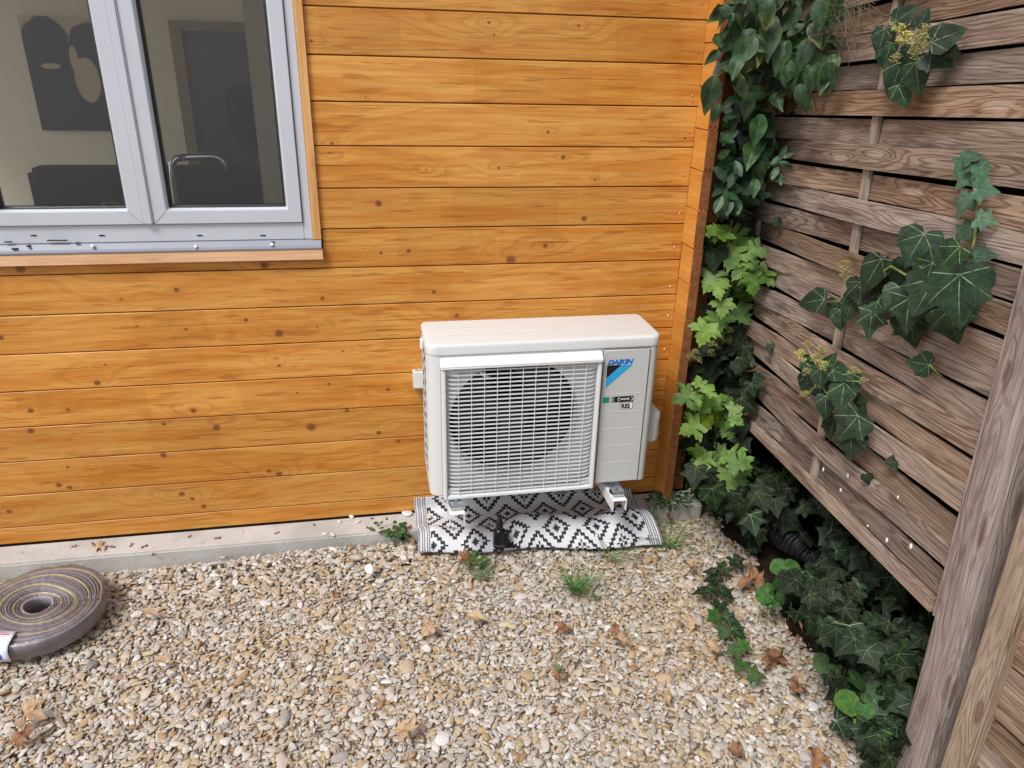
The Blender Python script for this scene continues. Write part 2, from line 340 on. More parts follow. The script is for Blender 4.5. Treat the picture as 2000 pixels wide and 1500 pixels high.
def rug():
    t = NT('woven_plastic_rug', .55, .4)
    uv = t.sep(t.tex('UV')); X = uv[0]; Y = uv[1]          # metres
    P = .0057
    ix = t.ma('FLOOR', t.ma('DIVIDE', X, P)); iy = t.ma('FLOOR', t.ma('DIVIDE', Y, P * 1.12))
    N = 27.0
    def motif(ox, oy):
        ax = t.ma('ABSOLUTE', t.ma('SUBTRACT', t.ma('MODULO', t.ma('ADD', ix, 270.0 + ox), N), 13.0)); ay = t.ma('ABSOLUTE', t.ma('SUBTRACT', t.ma('MODULO', t.ma('ADD', iy, 270.0 + oy), N), 13.0))
        # steps two wide
        ax2 = t.ma('FLOOR', t.ma('DIVIDE', t.ma('ADD', ax, 1.0), 2.0)); ay2 = t.ma('FLOOR', t.ma('DIVIDE', t.ma('ADD', ay, 1.0), 2.0))
        ax3 = t.ma('FLOOR', t.ma('DIVIDE', ax, 2.0))
        return t.ma('ADD', ax2, ay2), ax, ay, t.ma('ADD', ax3, ay2)
    def eq(a, lo, hi): return t.ma('MULTIPLY', t.ma('GREATER_THAN', a, lo - .5), t.ma('LESS_THAN', a, hi + .5))
    d1, ax, ay, d1b = motif(4.0, 14.0); d2, bx, by, d2b = motif(17.0, 0.0)
    inA = t.ma('LESS_THAN', d1, 5.5)
    A = t.ma('MAXIMUM', t.ma('MAXIMUM', eq(d1, 4, 4), eq(d1b, 4, 4)), t.ma('LESS_THAN', t.ma('ADD', ax, ay), 2.5))
    B = t.ma('MAXIMUM', t.ma('MAXIMUM', t.ma('MAXIMUM', eq(d2, 5, 5), eq(d2b, 5, 5)), eq(d2, 2, 2)), t.ma('LESS_THAN', t.ma('ADD', bx, by), .5))
    pat = t.ma('MAXIMUM', A, t.ma('MULTIPLY', B, t.ma('SUBTRACT', 1.0, inA)))
    # border bands at both short ends
    W = .90; e = t.ma('MINIMUM', X, t.ma('SUBTRACT', W, X)); inb = t.ma('LESS_THAN', e, .046)
    st = t.ma('GREATER_THAN', t.ma('PINGPONG', e, .0046), .0026)
    tick = t.ma('MULTIPLY', t.ma('GREATER_THAN', t.ma('PINGPONG', Y, .004), .0022), t.ma('LESS_THAN', t.ma('PINGPONG', e, .0092), .0035))
    bp = t.ma('MULTIPLY', t.ma('MAXIMUM', t.ma('MULTIPLY', st, .75), t.ma('MULTIPLY', tick, .6)), 1.0)
    k = t.ma('ADD', t.ma('MULTIPLY', inb, bp), t.ma('MULTIPLY', t.ma('SUBTRACT', 1.0, inb), pat))
    weave = t.ma('SINE', t.ma('MULTIPLY', t.ma('ADD', t.ma('MULTIPLY', Y, 1.0), t.ma('MULTIPLY', X, -.28)), 2 * math.pi / .0072))
    weave2 = t.ma('SINE', t.ma('MULTIPLY', X, 2 * math.pi / .0022))
    dirt = t.noise(t.comb(X, Y), 14., 5, .65)
    wh = t.mix(t.sm(weave, -.7, -1.0), lin(222, 222, 226), lin(168, 168, 172)); wh = t.mix(t.ma('MULTIPLY', t.sm(dirt, .52, .75), .35), wh, lin(176, 164, 146))
    bk = t.mix(t.sm(weave2, 0., 1.), lin(28, 30, 38), lin(46, 49, 58))
    t.col(t.mix(k, wh, bk)); t.bump(t.ma('ADD', weave, t.ma('MULTIPLY', weave2, .4)), .4, .001); return t.m
M['rug'] = rug()
M['rawwood'] = wood_plank('raw_batten', [(-1.75, .004, .006, .6)], 3.3, 1.0)
def pale_wood(name, a, b, axis):
    t = NT(name, .6, .3); o = t.sep(t.tex()); x = o[axis]; z = o[2 if axis == 0 else 0]
    nz = t.noise(t.comb(t.ma('MULTIPLY', x, 3.), t.ma('MULTIPLY', z, 120.)), 1.0, 4, .6); n2 = t.noise(t.comb(t.ma('MULTIPLY', x, 5.), t.ma('MULTIPLY', z, 20.)), 1., 3)
    saw = t.sm(t.ma('SINE', t.ma('MULTIPLY', t.ma('ADD', x, t.ma('MULTIPLY', z, .6)), 620.)), .3, 1.)
    c = t.mix(t.sm(nz, .35, .7), a, b); c = t.mix(t.ma('MULTIPLY', t.sm(n2, .6, .72), .4), c, lin(170, 104, 58)); c = t.mix(t.ma('MULTIPLY', saw, .12), c, lin(180, 120, 80))
    t.col(c); t.bump(nz, .3, .001); return t.m
M['sillwood'] = pale_wood('sill_wood', lin(232, 190, 150), lin(214, 164, 120), 0)
M['trimwood'] = pale_wood('trim_wood', lin(222, 172, 110), lin(196, 140, 78), 2)
M['endwood'] = wood_plank('dark_plank_end', [(.08, .02, .006, .5)], 8.1, .62)  # plank stain in a darker tone, for ends past the corner
M['sidewood'] = wood_plank('side_plank_stain', [(.3, .01, .012, .6)], 5.5, .98, 1)
def endgrain():
    t = NT('end_grain', .7, .25); o = t.sep(t.tex()); r = t.rnd()
    rg = t.ma('SINE', t.ma('MULTIPLY', t.ma('SQRT', t.ma('ADD', t.ma('POWER', t.ma('ADD', o[0], .05), 2.0), t.ma('POWER', t.ma('SUBTRACT', o[2], .12), 2.0))), 1900.))
    nz = t.noise(t.comb(o[0], o[2], t.ma('MULTIPLY', r, 9.)), 40., 5, .65); n2 = t.noise(t.comb(t.ma('MULTIPLY', o[0], 30.), t.ma('MULTIPLY', o[2], 160.)), 1., 3)
    c = t.mix(t.sm(nz, .3, .7), lin(150, 98, 60), lin(118, 72, 42)); c = t.mix(t.ma('MULTIPLY', t.sm(rg, .2, 1.), .25), c, lin(110, 62, 32)); c = t.mix(t.ma('MULTIPLY', t.sm(n2, .6, .75), .4), c, lin(196, 140, 92))
    t.col(c); t.bump(nz, .5, .002); return t.m
M['endgrain'] = endgrain()
M['fence'] = fence_wood('weathered_slat', lin(172, 149, 128), lin(138, 113, 93), lin(82, 60, 46), .4)
M['batten'] = fence_wood('weathered_batten', lin(194, 172, 148), lin(174, 150, 126), lin(130, 106, 86), .5, 2, 0)
M['post'] = fence_wood('weathered_post', lin(178, 164, 158), lin(154, 140, 134), lin(112, 98, 92), .6, 2, None)
M['stile'] = fence_wood('panel_stile_wood', lin(182, 166, 148), lin(158, 140, 122), lin(116, 98, 82), .45, 2, None)
M['ivy'] = leaf_mat('ivy_leaf', lin(46, 66, 42), lin(24, 42, 28), lin(156, 178, 132), .75, 'palm', .48, None, .22)
M['ivyshade'] = leaf_mat('ivy_leaf_shaded', lin(40, 54, 32), lin(15, 25, 16), lin(120, 138, 98), .6, 'palm', .6, None, .18, .05)  # darker copy of the ivy leaf, deep shade put into its colour
M['ivypale'] = leaf_mat('ivy_leaf_matt', lin(82, 110, 84), lin(58, 86, 66), lin(150, 172, 140), .5, 'palm', .55, None, .2)
M['ivyyoung'] = leaf_mat('ivy_leaf_young', lin(78, 112, 52), lin(48, 82, 44), lin(156, 182, 112), .5, 'palm', .4)
M['maple'] = leaf_mat('sycamore_leaf', lin(186, 208, 72), lin(152, 184, 58), lin(210, 224, 130), .4, 'palm', .5, None, .35, .28)
M['mapledark'] = leaf_mat('sycamore_leaf_dark', lin(122, 154, 62), lin(86, 122, 52), lin(160, 184, 110), .4, 'palm', .5, None, .35, .25)
M['ovate'] = leaf_mat('ovate_leaf', lin(66, 92, 52), lin(34, 58, 36), lin(116, 144, 98), .4, 'pin', .48, lin(170, 170, 80), .35)
M['privet'] = leaf_mat('small_oval_leaf', lin(56, 88, 52), lin(30, 58, 38), lin(110, 142, 92), .35, 'pin', .42, None, .4)
M['violet'] = leaf_mat('round_leaf', lin(74, 102, 54), lin(48, 78, 42), lin(120, 148, 92), .35, 'palm', .6, None, .15, .08)
M['grass'] = simple('grass_blade', lin(74, 112, 52), .5, .4, 0, .35, 20.)
M['stem'] = simple('green_stem', lin(128, 146, 76), .5, .4, 0, .2, 20.)
M['twig'] = simple('brown_twig', lin(126, 100, 72), .7, .2, 0, .3, 30.)
M['umbel'] = simple('umbel_flower', lin(158, 154, 96), .6, .3, 0, .3, 200.)
M['umbelbright'] = simple('umbel_flower_fresh', lin(188, 186, 104), .6, .3, 0, .3, 200.)
M['screening'] = simple('screening_leaf', lin(22, 34, 20), .7, .15, 0, .4, 6.)
def deadleaf(name, a, b):
    t = NT(name, .7, .25); uv = t.sep(t.tex('UV')); u = t.ma('SUBTRACT', uv[0], .5); v = t.ma('SUBTRACT', uv[1], .25)
    th = t.ma('ARCTAN2', u, v); rr = t.ma('SQRT', t.ma('ADD', t.ma('MULTIPLY', u, u), t.ma('MULTIPLY', v, v))); d = t.ma('MULTIPLY', rr, t.ma('SINE', t.ma('PINGPONG', th, R(25))))
    nz = t.noise(t.comb(u, v, t.rnd()), 7., 5, .65); c = t.mix(t.sm(nz, .3, .7), a, b); c = t.mix(t.ma('MULTIPLY', t.sm(d, .014, .003), .5), c, lin(120, 84, 50))
    c = t.mix(t.ma('MULTIPLY', t.sm(nz, .62, .75), .5), c, lin(84, 52, 30)); t.col(c); t.bump(nz, .5, .003); return t.m
M['dead'] = deadleaf('dead_leaf', lin(190, 164, 134), lin(166, 136, 104))
M['deadred'] = deadleaf('dead_leaf_russet', lin(154, 114, 86), lin(122, 84, 60))
M['deadpale'] = deadleaf('dead_leaf_pale', lin(204, 180, 146), lin(176, 146, 110))

# ================================================================== STRUCTURE
def struct(o): o['kind'] = 'structure'; return o
g = MB(); S = 60.0; g.v = [(-S,-S,0),(S,-S,0),(S,S,0),(-S,S,0)]; g.f = [(0,1,2,3)]
gnd = struct(g.build('ground', M['gravel_sheet'])); gnd.location.z = -.022
tmp = MB().box(-4.6, .165, -.117, -.001, -.25, .045); slab = struct(tmp.build('concrete_slab', M['concrete'], None, False, .006, 2))
# planting bed beside the fence
sb = MB(); N1 = 36; pts = []
for i in range(N1):
    y = 1.6 - i * (4.6 / (N1 - 1)); x0 = .24 + .02 * math.sin(i * 1.7) + (-.02 - .09 * max(0, -y - .3) if y < 0 else 0)
    for j in range(8):
        x = x0 + (1.5 - x0) * (j / 7) ** 1.6; pts.append((x, y, -.018 + .06 * (1 - math.exp(-max(0, x - x0) * 7)) + .010 * math.sin(x * 31 + y * 23)))
sb.v = pts; sb.f = [(i*8+j, i*8+j+1, (i+1)*8+j+1, (i+1)*8+j) for i in range(N1-1) for j in range(7)]
struct(sb.build('planting_bed', M['soil'], None, True))

gw = tag(empty('reflection_wall', (-1, -6.3, 0)), 'grey wall added behind the camera to even out the window reflection', 'wall')  # unseen wall added so the panes reflect one even grey
gwm = simple('reflection_wall_grey', lin(206, 206, 206), .9, .1, 0, .08, 1.5)
under(MB().box(-9, 7, -6.4, -6.2, -.1, 2.5).build('wall_body', gwm), gw); under(MB().box(-9.03, 7.03, -6.44, -6.16, 2.5, 2.56).build('coping', gwm), gw)

# ------------------------------------------------------------------ gravel (dropped stone by stone onto a height map)
def make_gravel():
    X0, X1, Y0, Y1, cell = -3.3, .30, -2.35, -.10, .0035
    nx, ny = int((X1-X0)/cell), int((Y1-Y0)/cell); Hm = np.full((nx, ny), -.018)
    gx_ = (X0 + np.arange(nx) * cell)[:, None]; gy_ = (Y0 + np.arange(ny) * cell)[None, :]
    Hm += .024 * np.clip((gy_ + .34) / .22, 0, 1) * np.clip((gx_ + 2.0) / .6, 0, 1) * (gx_ < -.98)
    Hb = Hm.copy()
    pos, rot, scl, colr, idx = [], [], [], [], []
    pal = np.array([lin(*c)[:3] for c in ((222,216,207),(217,209,197),(212,201,184),(213,195,166),(205,183,151),(206,199,189),(197,186,171),(184,148,108),(196,166,126),(232,229,224),(178,172,166),(142,140,142),(204,178,140))])
    wA = np.array([14,14,12,9,6,12,8,2.0,3,8,3.5,1.2,3]); wB = np.array([5,8,11,14,13,6,9,6.5,8,3,2.5,.8,9]); wA /= wA.sum(); wB /= wB.sum()
    def zone(x, y):      # brown stones in the middle and towards the wall, paler ones elsewhere
        return .5 + .30*math.sin(1.9*x+.6) *math.cos(2.6*y+1.1) + .26*math.sin(5.1*x-2.2*y+.4) + (.25 if (-1.0 < x < 0 and y > -.9) else -.12)
    def bound(y): return .35 - .13 * max(0, -y - .15)
    NT_ = 80000; r4 = rng.random((NT_ * 4, 2)); k4 = 0
    for n in range(NT_):
        best = None
        for q in range(3):
            a, b = r4[(k4 := k4 + 1) % len(r4)]; i = int(a * (nx - 16)) + 8; j = int(b * (ny - 16)) + 8
            h = Hm[i, j] - Hb[i, j]
            if best is None or h < best[0]: best = (h, i, j)
        h, i, j = best; x = X0 + (i+.5)*cell; y = Y0 + (j+.5)*cell
        if x > bound(y) and random.random() < min(1, (x - bound(y)) / .06 + .25): continue
        if y > -.126: continue
        big = random.random()
        L = .0068 * math.exp(random.gauss(0, .30)) * (1.35 if big > .90 else 1) * (.45 if big < .30 else 1)
        Wd = L * random.uniform(.45, .9); T = L * random.uniform(.18, .40)
        m = max(1, int(L * .85 / cell)); sub = Hm[i-m:i+m+1, j-m:j+m+1]
        gx = (Hm[i+m, j] - Hm[i-m, j]) / (2*m*cell); gy = (Hm[i, j+m] - Hm[i, j-m]) / (2*m*cell)
        tilt = random.gauss(0, .26) if random.random() < .8 else random.uniform(-1.3, 1.3)
        hz = sub.mean() * .62 + sub.max() * .38
        z = hz + T * (.55 + .5*abs(math.sin(tilt))); top = z + T*.7 + L*abs(math.sin(tilt))*.6
        if top > (.042 if (y > -.3 and x < -.98) else .030): continue
        nrm = Vector((-.7*max(-1, min(1, gx)), -.7*max(-1, min(1, gy)), 1)).normalized()
        q = nrm.to_track_quat('Z', 'Y') @ Matrix.Rotation(random.uniform(0, 6.283), 3, 'Z').to_quaternion() @ Matrix.Rotation(tilt, 3, 'X').to_quaternion()
        e = q.to_euler(); pos.append((x, y, z)); rot.append((e.x, e.y, e.z)); s = L * 1.22; scl.append((s, Wd * 1.22, T * 1.22))
        zz = min(1, max(0, zone(x, y) + random.gauss(0, .15)))
        c = pal[rng.choice(13, p=wA*(1-zz) + wB*zz)] * random.uniform(.74, .95); colr.append((*np.minimum(c, .9), 1)); idx.append(random.randrange(10))
        mm = max(1, int(Wd * .8 / cell)); di, dj = np.ogrid[-mm:mm+1, -mm:mm+1]
        dome = z + T * .7 * (1 - (di*di + dj*dj) / (mm*mm*2.2 + .01))
        Hm[i-mm:i+mm+1, j-mm:j+mm+1] = np.maximum(Hm[i-mm:i+mm+1, j-mm:j+mm+1], dome)
    # source stones
    col = bpy.data.collections.new('stones')
    for k in range(10):
        bm = bmesh.new(); bmesh.ops.create_icosphere(bm, subdivisions=3 if k < 5 else 2, radius=1)
        ph = [random.uniform(0, 6.28) for _ in range(6)]
        planes = [(Vector((random.uniform(-1,1), random.uniform(-1,1), random.uniform(-.5,.5))).normalized(), random.uniform(.5, .85)) for _ in range(3 + k % 4)]
        for v in bm.verts:
            p = v.co; f = 1 + .10*math.sin(2.1*p.x+ph[0])+.09*math.sin(2.7*p.y+ph[1])+.06*math.sin(4*p.x+3*p.z+ph[2])
            v.co = p * f
            for nn, dd in planes:
                ov = v.co.dot(nn) - dd
                if ov > 0: v.co -= nn * ov * .93
            v.co.x += .12 * v.co.y
        me = bpy.data.meshes.new('stone'); bm.to_mesh(me); bm.free()
        for p in me.polygons: p.use_smooth = True
        me.materials.append(M['pebble']); col.objects.link(bpy.data.objects.new('stone_%02d' % k, me))
    me = bpy.data.meshes.new('gravel'); me.from_pydata(pos, [], [])
    for nm, ty, arr in (('rot', 'FLOAT_VECTOR', rot), ('scl', 'FLOAT_VECTOR', scl), ('col', 'FLOAT_COLOR', colr)):
        at = me.attributes.new(nm, ty, 'POINT'); at.data.foreach_set('vector' if ty == 'FLOAT_VECTOR' else 'color', np.array(arr, dtype=np.float32).ravel())
    at = me.attributes.new('idx', 'INT', 'POINT'); at.data.foreach_set('value', np.array(idx, dtype=np.int32))
    o = obj('gravel', me); tag(o, kind='stuff', label='pale and tan river gravel spread over the yard', cat='gravel')
    ng = bpy.data.node_groups.new('stones_on_points', 'GeometryNodeTree')
    ng.interface.new_socket('Geometry', in_out='INPUT', socket_type='NodeSocketGeometry'); ng.interface.new_socket('Geometry', in_out='OUTPUT', socket_type='NodeSocketGeometry')
    gi = ng.nodes.new('NodeGroupInput'); go = ng.nodes.new('NodeGroupOutput'); ci = ng.nodes.new('GeometryNodeCollectionInfo'); ip = ng.nodes.new('GeometryNodeInstanceOnPoints')
    ci.inputs['Collection'].default_value = col; ci.inputs['Separate Children'].default_value = True; ci.inputs['Reset Children'].default_value = True
    def na(nm, ty): a = ng.nodes.new('GeometryNodeInputNamedAttribute'); a.data_type = ty; a.inputs['Name'].default_value = nm; return a.outputs['Attribute']
    L = ng.links.new
    L(gi.outputs[0], ip.inputs['Points']); L(ci.outputs[0], ip.inputs['Instance']); ip.inputs['Pick Instance'].default_value = True
    L(na('idx', 'INT'), ip.inputs['Instance Index']); L(na('rot', 'FLOAT_VECTOR'), ip.inputs['Rotation']); L(na('scl', 'FLOAT_VECTOR'), ip.inputs['Scale'])
    L(ip.outputs[0], go.inputs[0])
    o.modifiers.new('stones', 'NODES').node_group = ng
    print('gravel stones', len(pos), 'height', Hm[(Hm > -.018)].mean())
make_gravel()

# ================================================================== HOUSE
ZT, PP = 1.77296, .12755
house = tag(empty('timber_house', (-2, .3, .045)), 'orange stained timber house wall with horizontal planks and interlocked corner', 'house')
KN = [(739,397,11,.9),(1141,427,12,.7),(974,328,8,.5),(1162,350,7,.5),(833,332,6,.4),(744,494,8,.6),(798,490,9,.7),(1065,480,9,.8),(998,507,16,.9),(630,583,8,.8),(848,570,9,.8),
      (892,616,9,.6),(480,625,8,.7),(545,651,15,.8),(2,660,9,.8),(205,712,5,.5),(538,700,5,.5),(545,714,9,.5),(670,686,5,.6),(190,748,10,.8),(60,802,9,.8),(133,800,7,.6),(378,802,10,.8),(758,761,9,.6),(580,767,6,.6),
      (642,750,8,.5),(608,834,17,.8),(423,835,13,.8),(60,842,10,.8),(740,845,13,.5),(678,802,9,.8),(320,828,7,.7),(778,862,8,.8),(319,888,11,.8),(132,912,6,.6),(545,926,10,.9),(525,920,14,.4),(136,952,8,.8),(115,947,16,.4),
      (376,974,7,.8),(398,989,9,.8),(355,965,16,.45),(18,999,8,.8),(345,566,9,.8),(237,585,5,.6),(363,643,7,.6),(267,637,5,.5),(955,44,10,.35),(965,68,6,.5),(1130,50,9,.4),(608,80,7,.5),(714,190,4,.6),(1353,200,4,.5),(1070,258,10,.4),(648,280,11,.4),(1100,307,9,.7),(645,298,4,.6),(1338,270,6,.6),
      (517,518,13,.9),(40,525,14,.8),(620,640,5,.5)]
KN = [(hit(u, v, 1, 0.0), px2m(hit(u, v, 1, 0.0), r * .54), d) for u, v, r, d in KN]
def plank_profile(z0, z1, th=.040):
    # outline in (y, z): chamfered top edge catches the light, square lower edge throws the shadow line
    return [(.0, z0 + .0042), (.0, z1 - .0022), (.0016, z1 - .0006), (th, z1 - .0006), (th, z0 + .0004), (.011, z0 + .0004), (.011, z0 + .0042)]
WX0, WX1, WZ0 = -2.246, -1.2315, 1.043          # window opening
WZ1 = ZT + 4 * PP - .005
XL, XR = -4.5, .0005
row = 0
for k in range(-6, 15):
    z1 = ZT - (k - 1) * PP; z0 = ZT - k * PP
    if z0 < .047: z0 = .0475
    if z1 < .06: continue
    zc = (z0 + z1) / 2
    for part in ((XL, WX0), (WX1, XR)) if (z0 > WZ0 and zc < WZ1) else ((XL, XR),):
        kn = [(p.x, p.z - zc, r, d) for p, r, d in KN if z0 <= p.z < z1 and part[0] < p.x < part[1]]
        for q in range(1 if part[0] < -3 else 0):
            kn.append((random.uniform(part[0], max(part[0] + .1, -2.5)) if part[0] < -3 else random.uniform(-.9, .0), random.uniform(-.04, .04), random.uniform(.004, .009), .5))
        m = wood_plank('plank_stain', kn[:7], 1.7 * k + (part[0] > -2) * 11.3 + 20, random.uniform(.93, 1.04) * (1.0 if k < 9 else .985))
        b = MB()
        prof = plank_profile(z0 - zc, z1 - zc)
        cut = None
        if WZ0 > z0 and WZ0 < z1 and len(part) == 2 and part == (XL, XR): cut = WZ0 - zc
        b.quad_strip([[(x, y, z) for y, z in prof] for x in (part[0], part[1])])
        if z0 < WZ0 < z1:      # row notched by the window sill: right-hand full height piece sits beside
            b = MB(); lowp = plank_profile(z0 - zc, WZ0 - zc)
            b.quad_strip([[(x, y, z) for y, z in lowp] for x in (XL, -1.2295)]); b.quad_strip([[(x, y, z) for y, z in prof] for x in (-1.2290, XR)])
        o = b.build('plank', m, house); o.location = (2, -.3, zc - .045)
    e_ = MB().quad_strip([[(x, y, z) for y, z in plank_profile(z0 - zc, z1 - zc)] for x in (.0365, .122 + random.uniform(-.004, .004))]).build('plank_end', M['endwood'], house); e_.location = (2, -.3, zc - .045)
# side wall planks, half a row lower, poking out past the front wall: tongues show on their ends
def tongue_profile(z0, z1, th=.034):
    # outline in (x, z)
    g_ = .0015; up = [(0.0, z1-g_), (.005, z1-g_), (.007, z1+.0065), (.0125, z1+.0065), (.0145, z1-g_), (.0195, z1-g_), (.0215, z1+.0065), (.027, z1+.0065), (.029, z1-g_), (th, z1-g_)]
    dn = [(x, z - (z1 - z0) + 2*g_*1.3) for x, z in up]
    return [(p[0], p[1]) for p in up] + dn[::-1]
for k in range(-4, 15):
    z1 = ZT - (k - .5) * PP; z0 = z1 - PP; full = z0 > .05
    zc = z1 - PP/2
    b = MB(); jy = -.101 + random.uniform(-.004, .003); jx = random.uniform(-.0015, .0015)
    if full: pr = tongue_profile(-PP/2, PP/2)
    else: pr = [(0, z1-zc-.001), (.034, z1-zc-.001), (.034, .046-zc), (0, .046-zc)]
    if not full and z1 < .06: continue
    b.quad_strip([[(x + jx, y, z) for x, z in pr] for y in (jy, -.002)], True, True)
    me_o = b.build('side_plank', M['sidewood'], house); me_o.data.materials.append(M['endgrain'])
    for p in me_o.data.polygons:
        if abs(p.normal.y) > .9 and p.center.y < -.05: p.material_index = 1
    me_o.location = (2, -.3, zc - .045)
    # screws
    if k >= -1 and full:
        for sx_, sz_ in ((.006, .03),):
            s_ = MB().lathe([(0, -.0012), (.0028, -.0012), (.0038, 0.0)], 10, (-.022 + random.uniform(-.004, .004), -.0002, zc + PP/2 + random.uniform(-.035, -.015)), 'y').build('screw', M['screw'], house); s_.location = (2, -.3, -.045)
# side wall behind the corner
b = MB().box(0.002, .034, .041, 3.7, .05, 2.5); o = b.build('side_wall', M['sidewood'], house); o.location = (2, -.3, -.045)
# roof, room shell
rm = simple('room_plaster', lin(230, 225, 200), .8, .2, 0, .03, 2.); rmd = simple('room_shade', lin(150, 142, 124), .8, .2)
def hpart(name, mb, m, **kw): o = mb.build(name, m, house, **kw); o.location = (2, -.3, -.045); return o
hpart('roof', MB().box(-4.8, .3, -.25, 4.0, 2.56, 2.68), simple('roof_board', lin(150, 96, 50), .7, .2))
hpart('floor', MB().box(-4.5, -.001, .043, 3.62, -.0, .12), simple('floor_board', lin(120, 96, 70), .5, .3))
hpart('back_wall', MB().box(-3.75, -.001, 3.55, 3.62, .121, 2.56), rm)  # stops short, leaving an unseen gap that lights the room
wl = MB().box(-4.55, -4.5, .05, .2, .05, 2.55).box(-4.55, -4.5, 3.45, 3.62, .05, 2.55).box(-4.55, -4.5, .2, 3.45, 2.48, 2.55); hpart('open_gable', wl, rm)  # unseen end left nearly all open to let daylight into the room
hpart('partition', MB().box(-1.60, -1.45, 1.5, 3.549, .121, 2.5), rm)
# inner skin of the window wall
hpart('inner_lining', MB().box(-4.5, -2.30, .042, .06, .121, 2.5).box(-1.18, -.001, .042, .06, .121, 2.5).box(-2.30, -1.18, .042, .06, .121, 1.02), rm)
dfr = MB(); dfr.box(-2.37, -2.295, 3.50, 3.548, .121, 1.86).box(-1.75, -1.62, 3.50, 3.548, .121, 1.86).box(-2.295, -1.75, 3.50, 3.548, 1.80, 1.86)
door = hpart('door', MB().box(-2.293, -1.752, 3.525, 3.546, .125, 1.798), simple('door_slate', lin(58, 62, 78), .5, .4, 0, .05))
o = dfr.build('door_frame', simple('door_frame_paint', lin(134, 116, 96), .6), door)

# ------------------------------------------------------------------ window (part of the house)
win = empty('window', (0, 0, 0)); win.parent = house; win.location = (2, -.3, -.045)
def wpart(name, mb, m, bevel=.002, **kw): return mb.build(name, m, win, False, bevel, **kw)
ZTOP = WZ1 - .03
def rect_frame(x0, x1, z0, z1, w_, y0, y1, wb=None):
    b = MB(); wb = wb or w_
    b.box(x0, x0 + w_, y0, y1, z0, z1); b.box(x1 - w_, x1, y0, y1, z0, z1); b.box(x0 + w_, x1 - w_, y0 + .0004, y1, z0, z0 + wb); b.box(x0 + w_, x1 - w_, y0 + .0004, y1, z1 - w_, z1); return b
wpart('frame', rect_frame(-2.222, -1.2575, 1.106, ZTOP, .027, -.002, .05, .054), M['pvc'])
def mitred(x0, x1, z0, z1, w_, y0, y1):
    b = MB(); o_ = [(x0, z0), (x1, z0), (x1, z1), (x0, z1)]; i_ = [(x0+w_, z0+w_), (x1-w_, z0+w_), (x1-w_, z1-w_), (x0+w_, z1-w_)]
    sl_ = .006; n_ = 4
    q_ = [(x0+w_+sl_, z0+w_+sl_), (x1-w_-sl_, z0+w_+sl_), (x1-w_-sl_, z1-w_-sl_), (x0+w_+sl_, z1-w_-sl_)]
    for ring in ([(x, y1, z) for x, z in o_], [(x, y0, z) for x, z in o_], [(x, y0, z) for x, z in i_], [(x, y0+.012, z) for x, z in q_], [(x, y1, z) for x, z in q_]): b.v += ring
    for r_ in range(4):
        for k_ in range(4): b.f.append((r_*4+k_, r_*4+(k_+1) % 4, (r_+1)*4+(k_+1) % 4, (r_+1)*4+k_))
    return b
for x0, x1 in ((-2.193, -1.7525), (-1.7245, -1.2865)):
    wpart('sash', mitred(x0, x1, 1.1615, ZTOP - .0285, .040, -.010, .045), M['pvc'], .0015)
    wpart('gasket', mitred(x0 + .0465, x1 - .0465, 1.208, ZTOP - .075, .0025, .006, .02), M['dropring'], 0)
    wpart('glass_pane', MB().box(x0 + .046, x1 - .046, .014, .022, 1.2075, ZTOP - .0745), M['glass'], 0)
wpart('cover_strip', MB().box(-1.7522, -1.7248, -.017, .03, 1.1612, ZTOP - .03), M['pvc'], .004)
mj = MB(); 
for x0, sx_ in ((-1.7245, 1), (-1.7525, -1)): mj.quad_strip([[(x0 + sx_*.0005, -.0106, 1.1622), (x0 + sx_*.0012, -.0106, 1.1615), (x0 + sx_*.0012, -.0098, 1.1615)], [(x0 + sx_*.0395, -.0106, 1.2012), (x0 + sx_*.0402, -.0106, 1.2005), (x0 + sx_*.0402, -.0098, 1.2005)]])
wpart('mitre_joint', mj, M['greyprint'], 0)
for u in (66, 199, 390, 514):
    p = hit(u, 460, 1, -.002); wpart('drain_slot', MB().box(p.x - .0085, p.x + .0085, -.0032, 0, p.z - .002, p.z + .002), M['ink'], .0008)
# rolled metal drip ledge under the frame
b = MB(); prof = [(-.002, 1.1055), (-.010, 1.1045), (-.022, 1.090), (-.025, 1.083), (-.024, 1.0785), (-.018, 1.0775), (.0, 1.0775)]
b.quad_strip([[(x, y, z) for y, z in prof] for x in (-2.26, -1.2335)]); wpart('drip_ledge', b, simple('ledge_paint', lin(140, 144, 153), .45, .4, 0, .06, 9.), 0)
for u, v in ((180, 481), (382, 482), (531, 478)):
    p = hit(u, v, 1, -.026); wpart('white_plug', MB().lathe([(0, -.003), (.0035, -.0025), (.0052, 0), (.0052, .006)], 14, (p.x, -.0255, p.z), 'y'), M['whitecap'], 0)
for u, v, a in ((30, 485, .008), (56, 480, .004), (150, 475, .006), (533, 473, .005), (100, 470, .012), (120, 470, .014), (15, 473, .01)):
    p = hit(u, v, 1, -.016); wpart('peeled_paint', MB().box(p.x - a, p.x + a, -.0255 if v > 478 else -.0165, -.008, p.z - .0012, p.z + .0012), M['ink'], 0)
wpart('sill_board', MB().box(-2.26, -1.2305, -.022, .001, 1.0435, 1.0772), M['sillwood'], .0012)
wpart('trim_board', MB().box(-1.2572, -1.2322, -.012, .03, 1.1062, WZ1), M['trimwood'], .001)
wpart('trim_board', MB().box(-2.2455, -2.2225, -.012, .03, 1.1062, WZ1), M['trimwood'], .001)

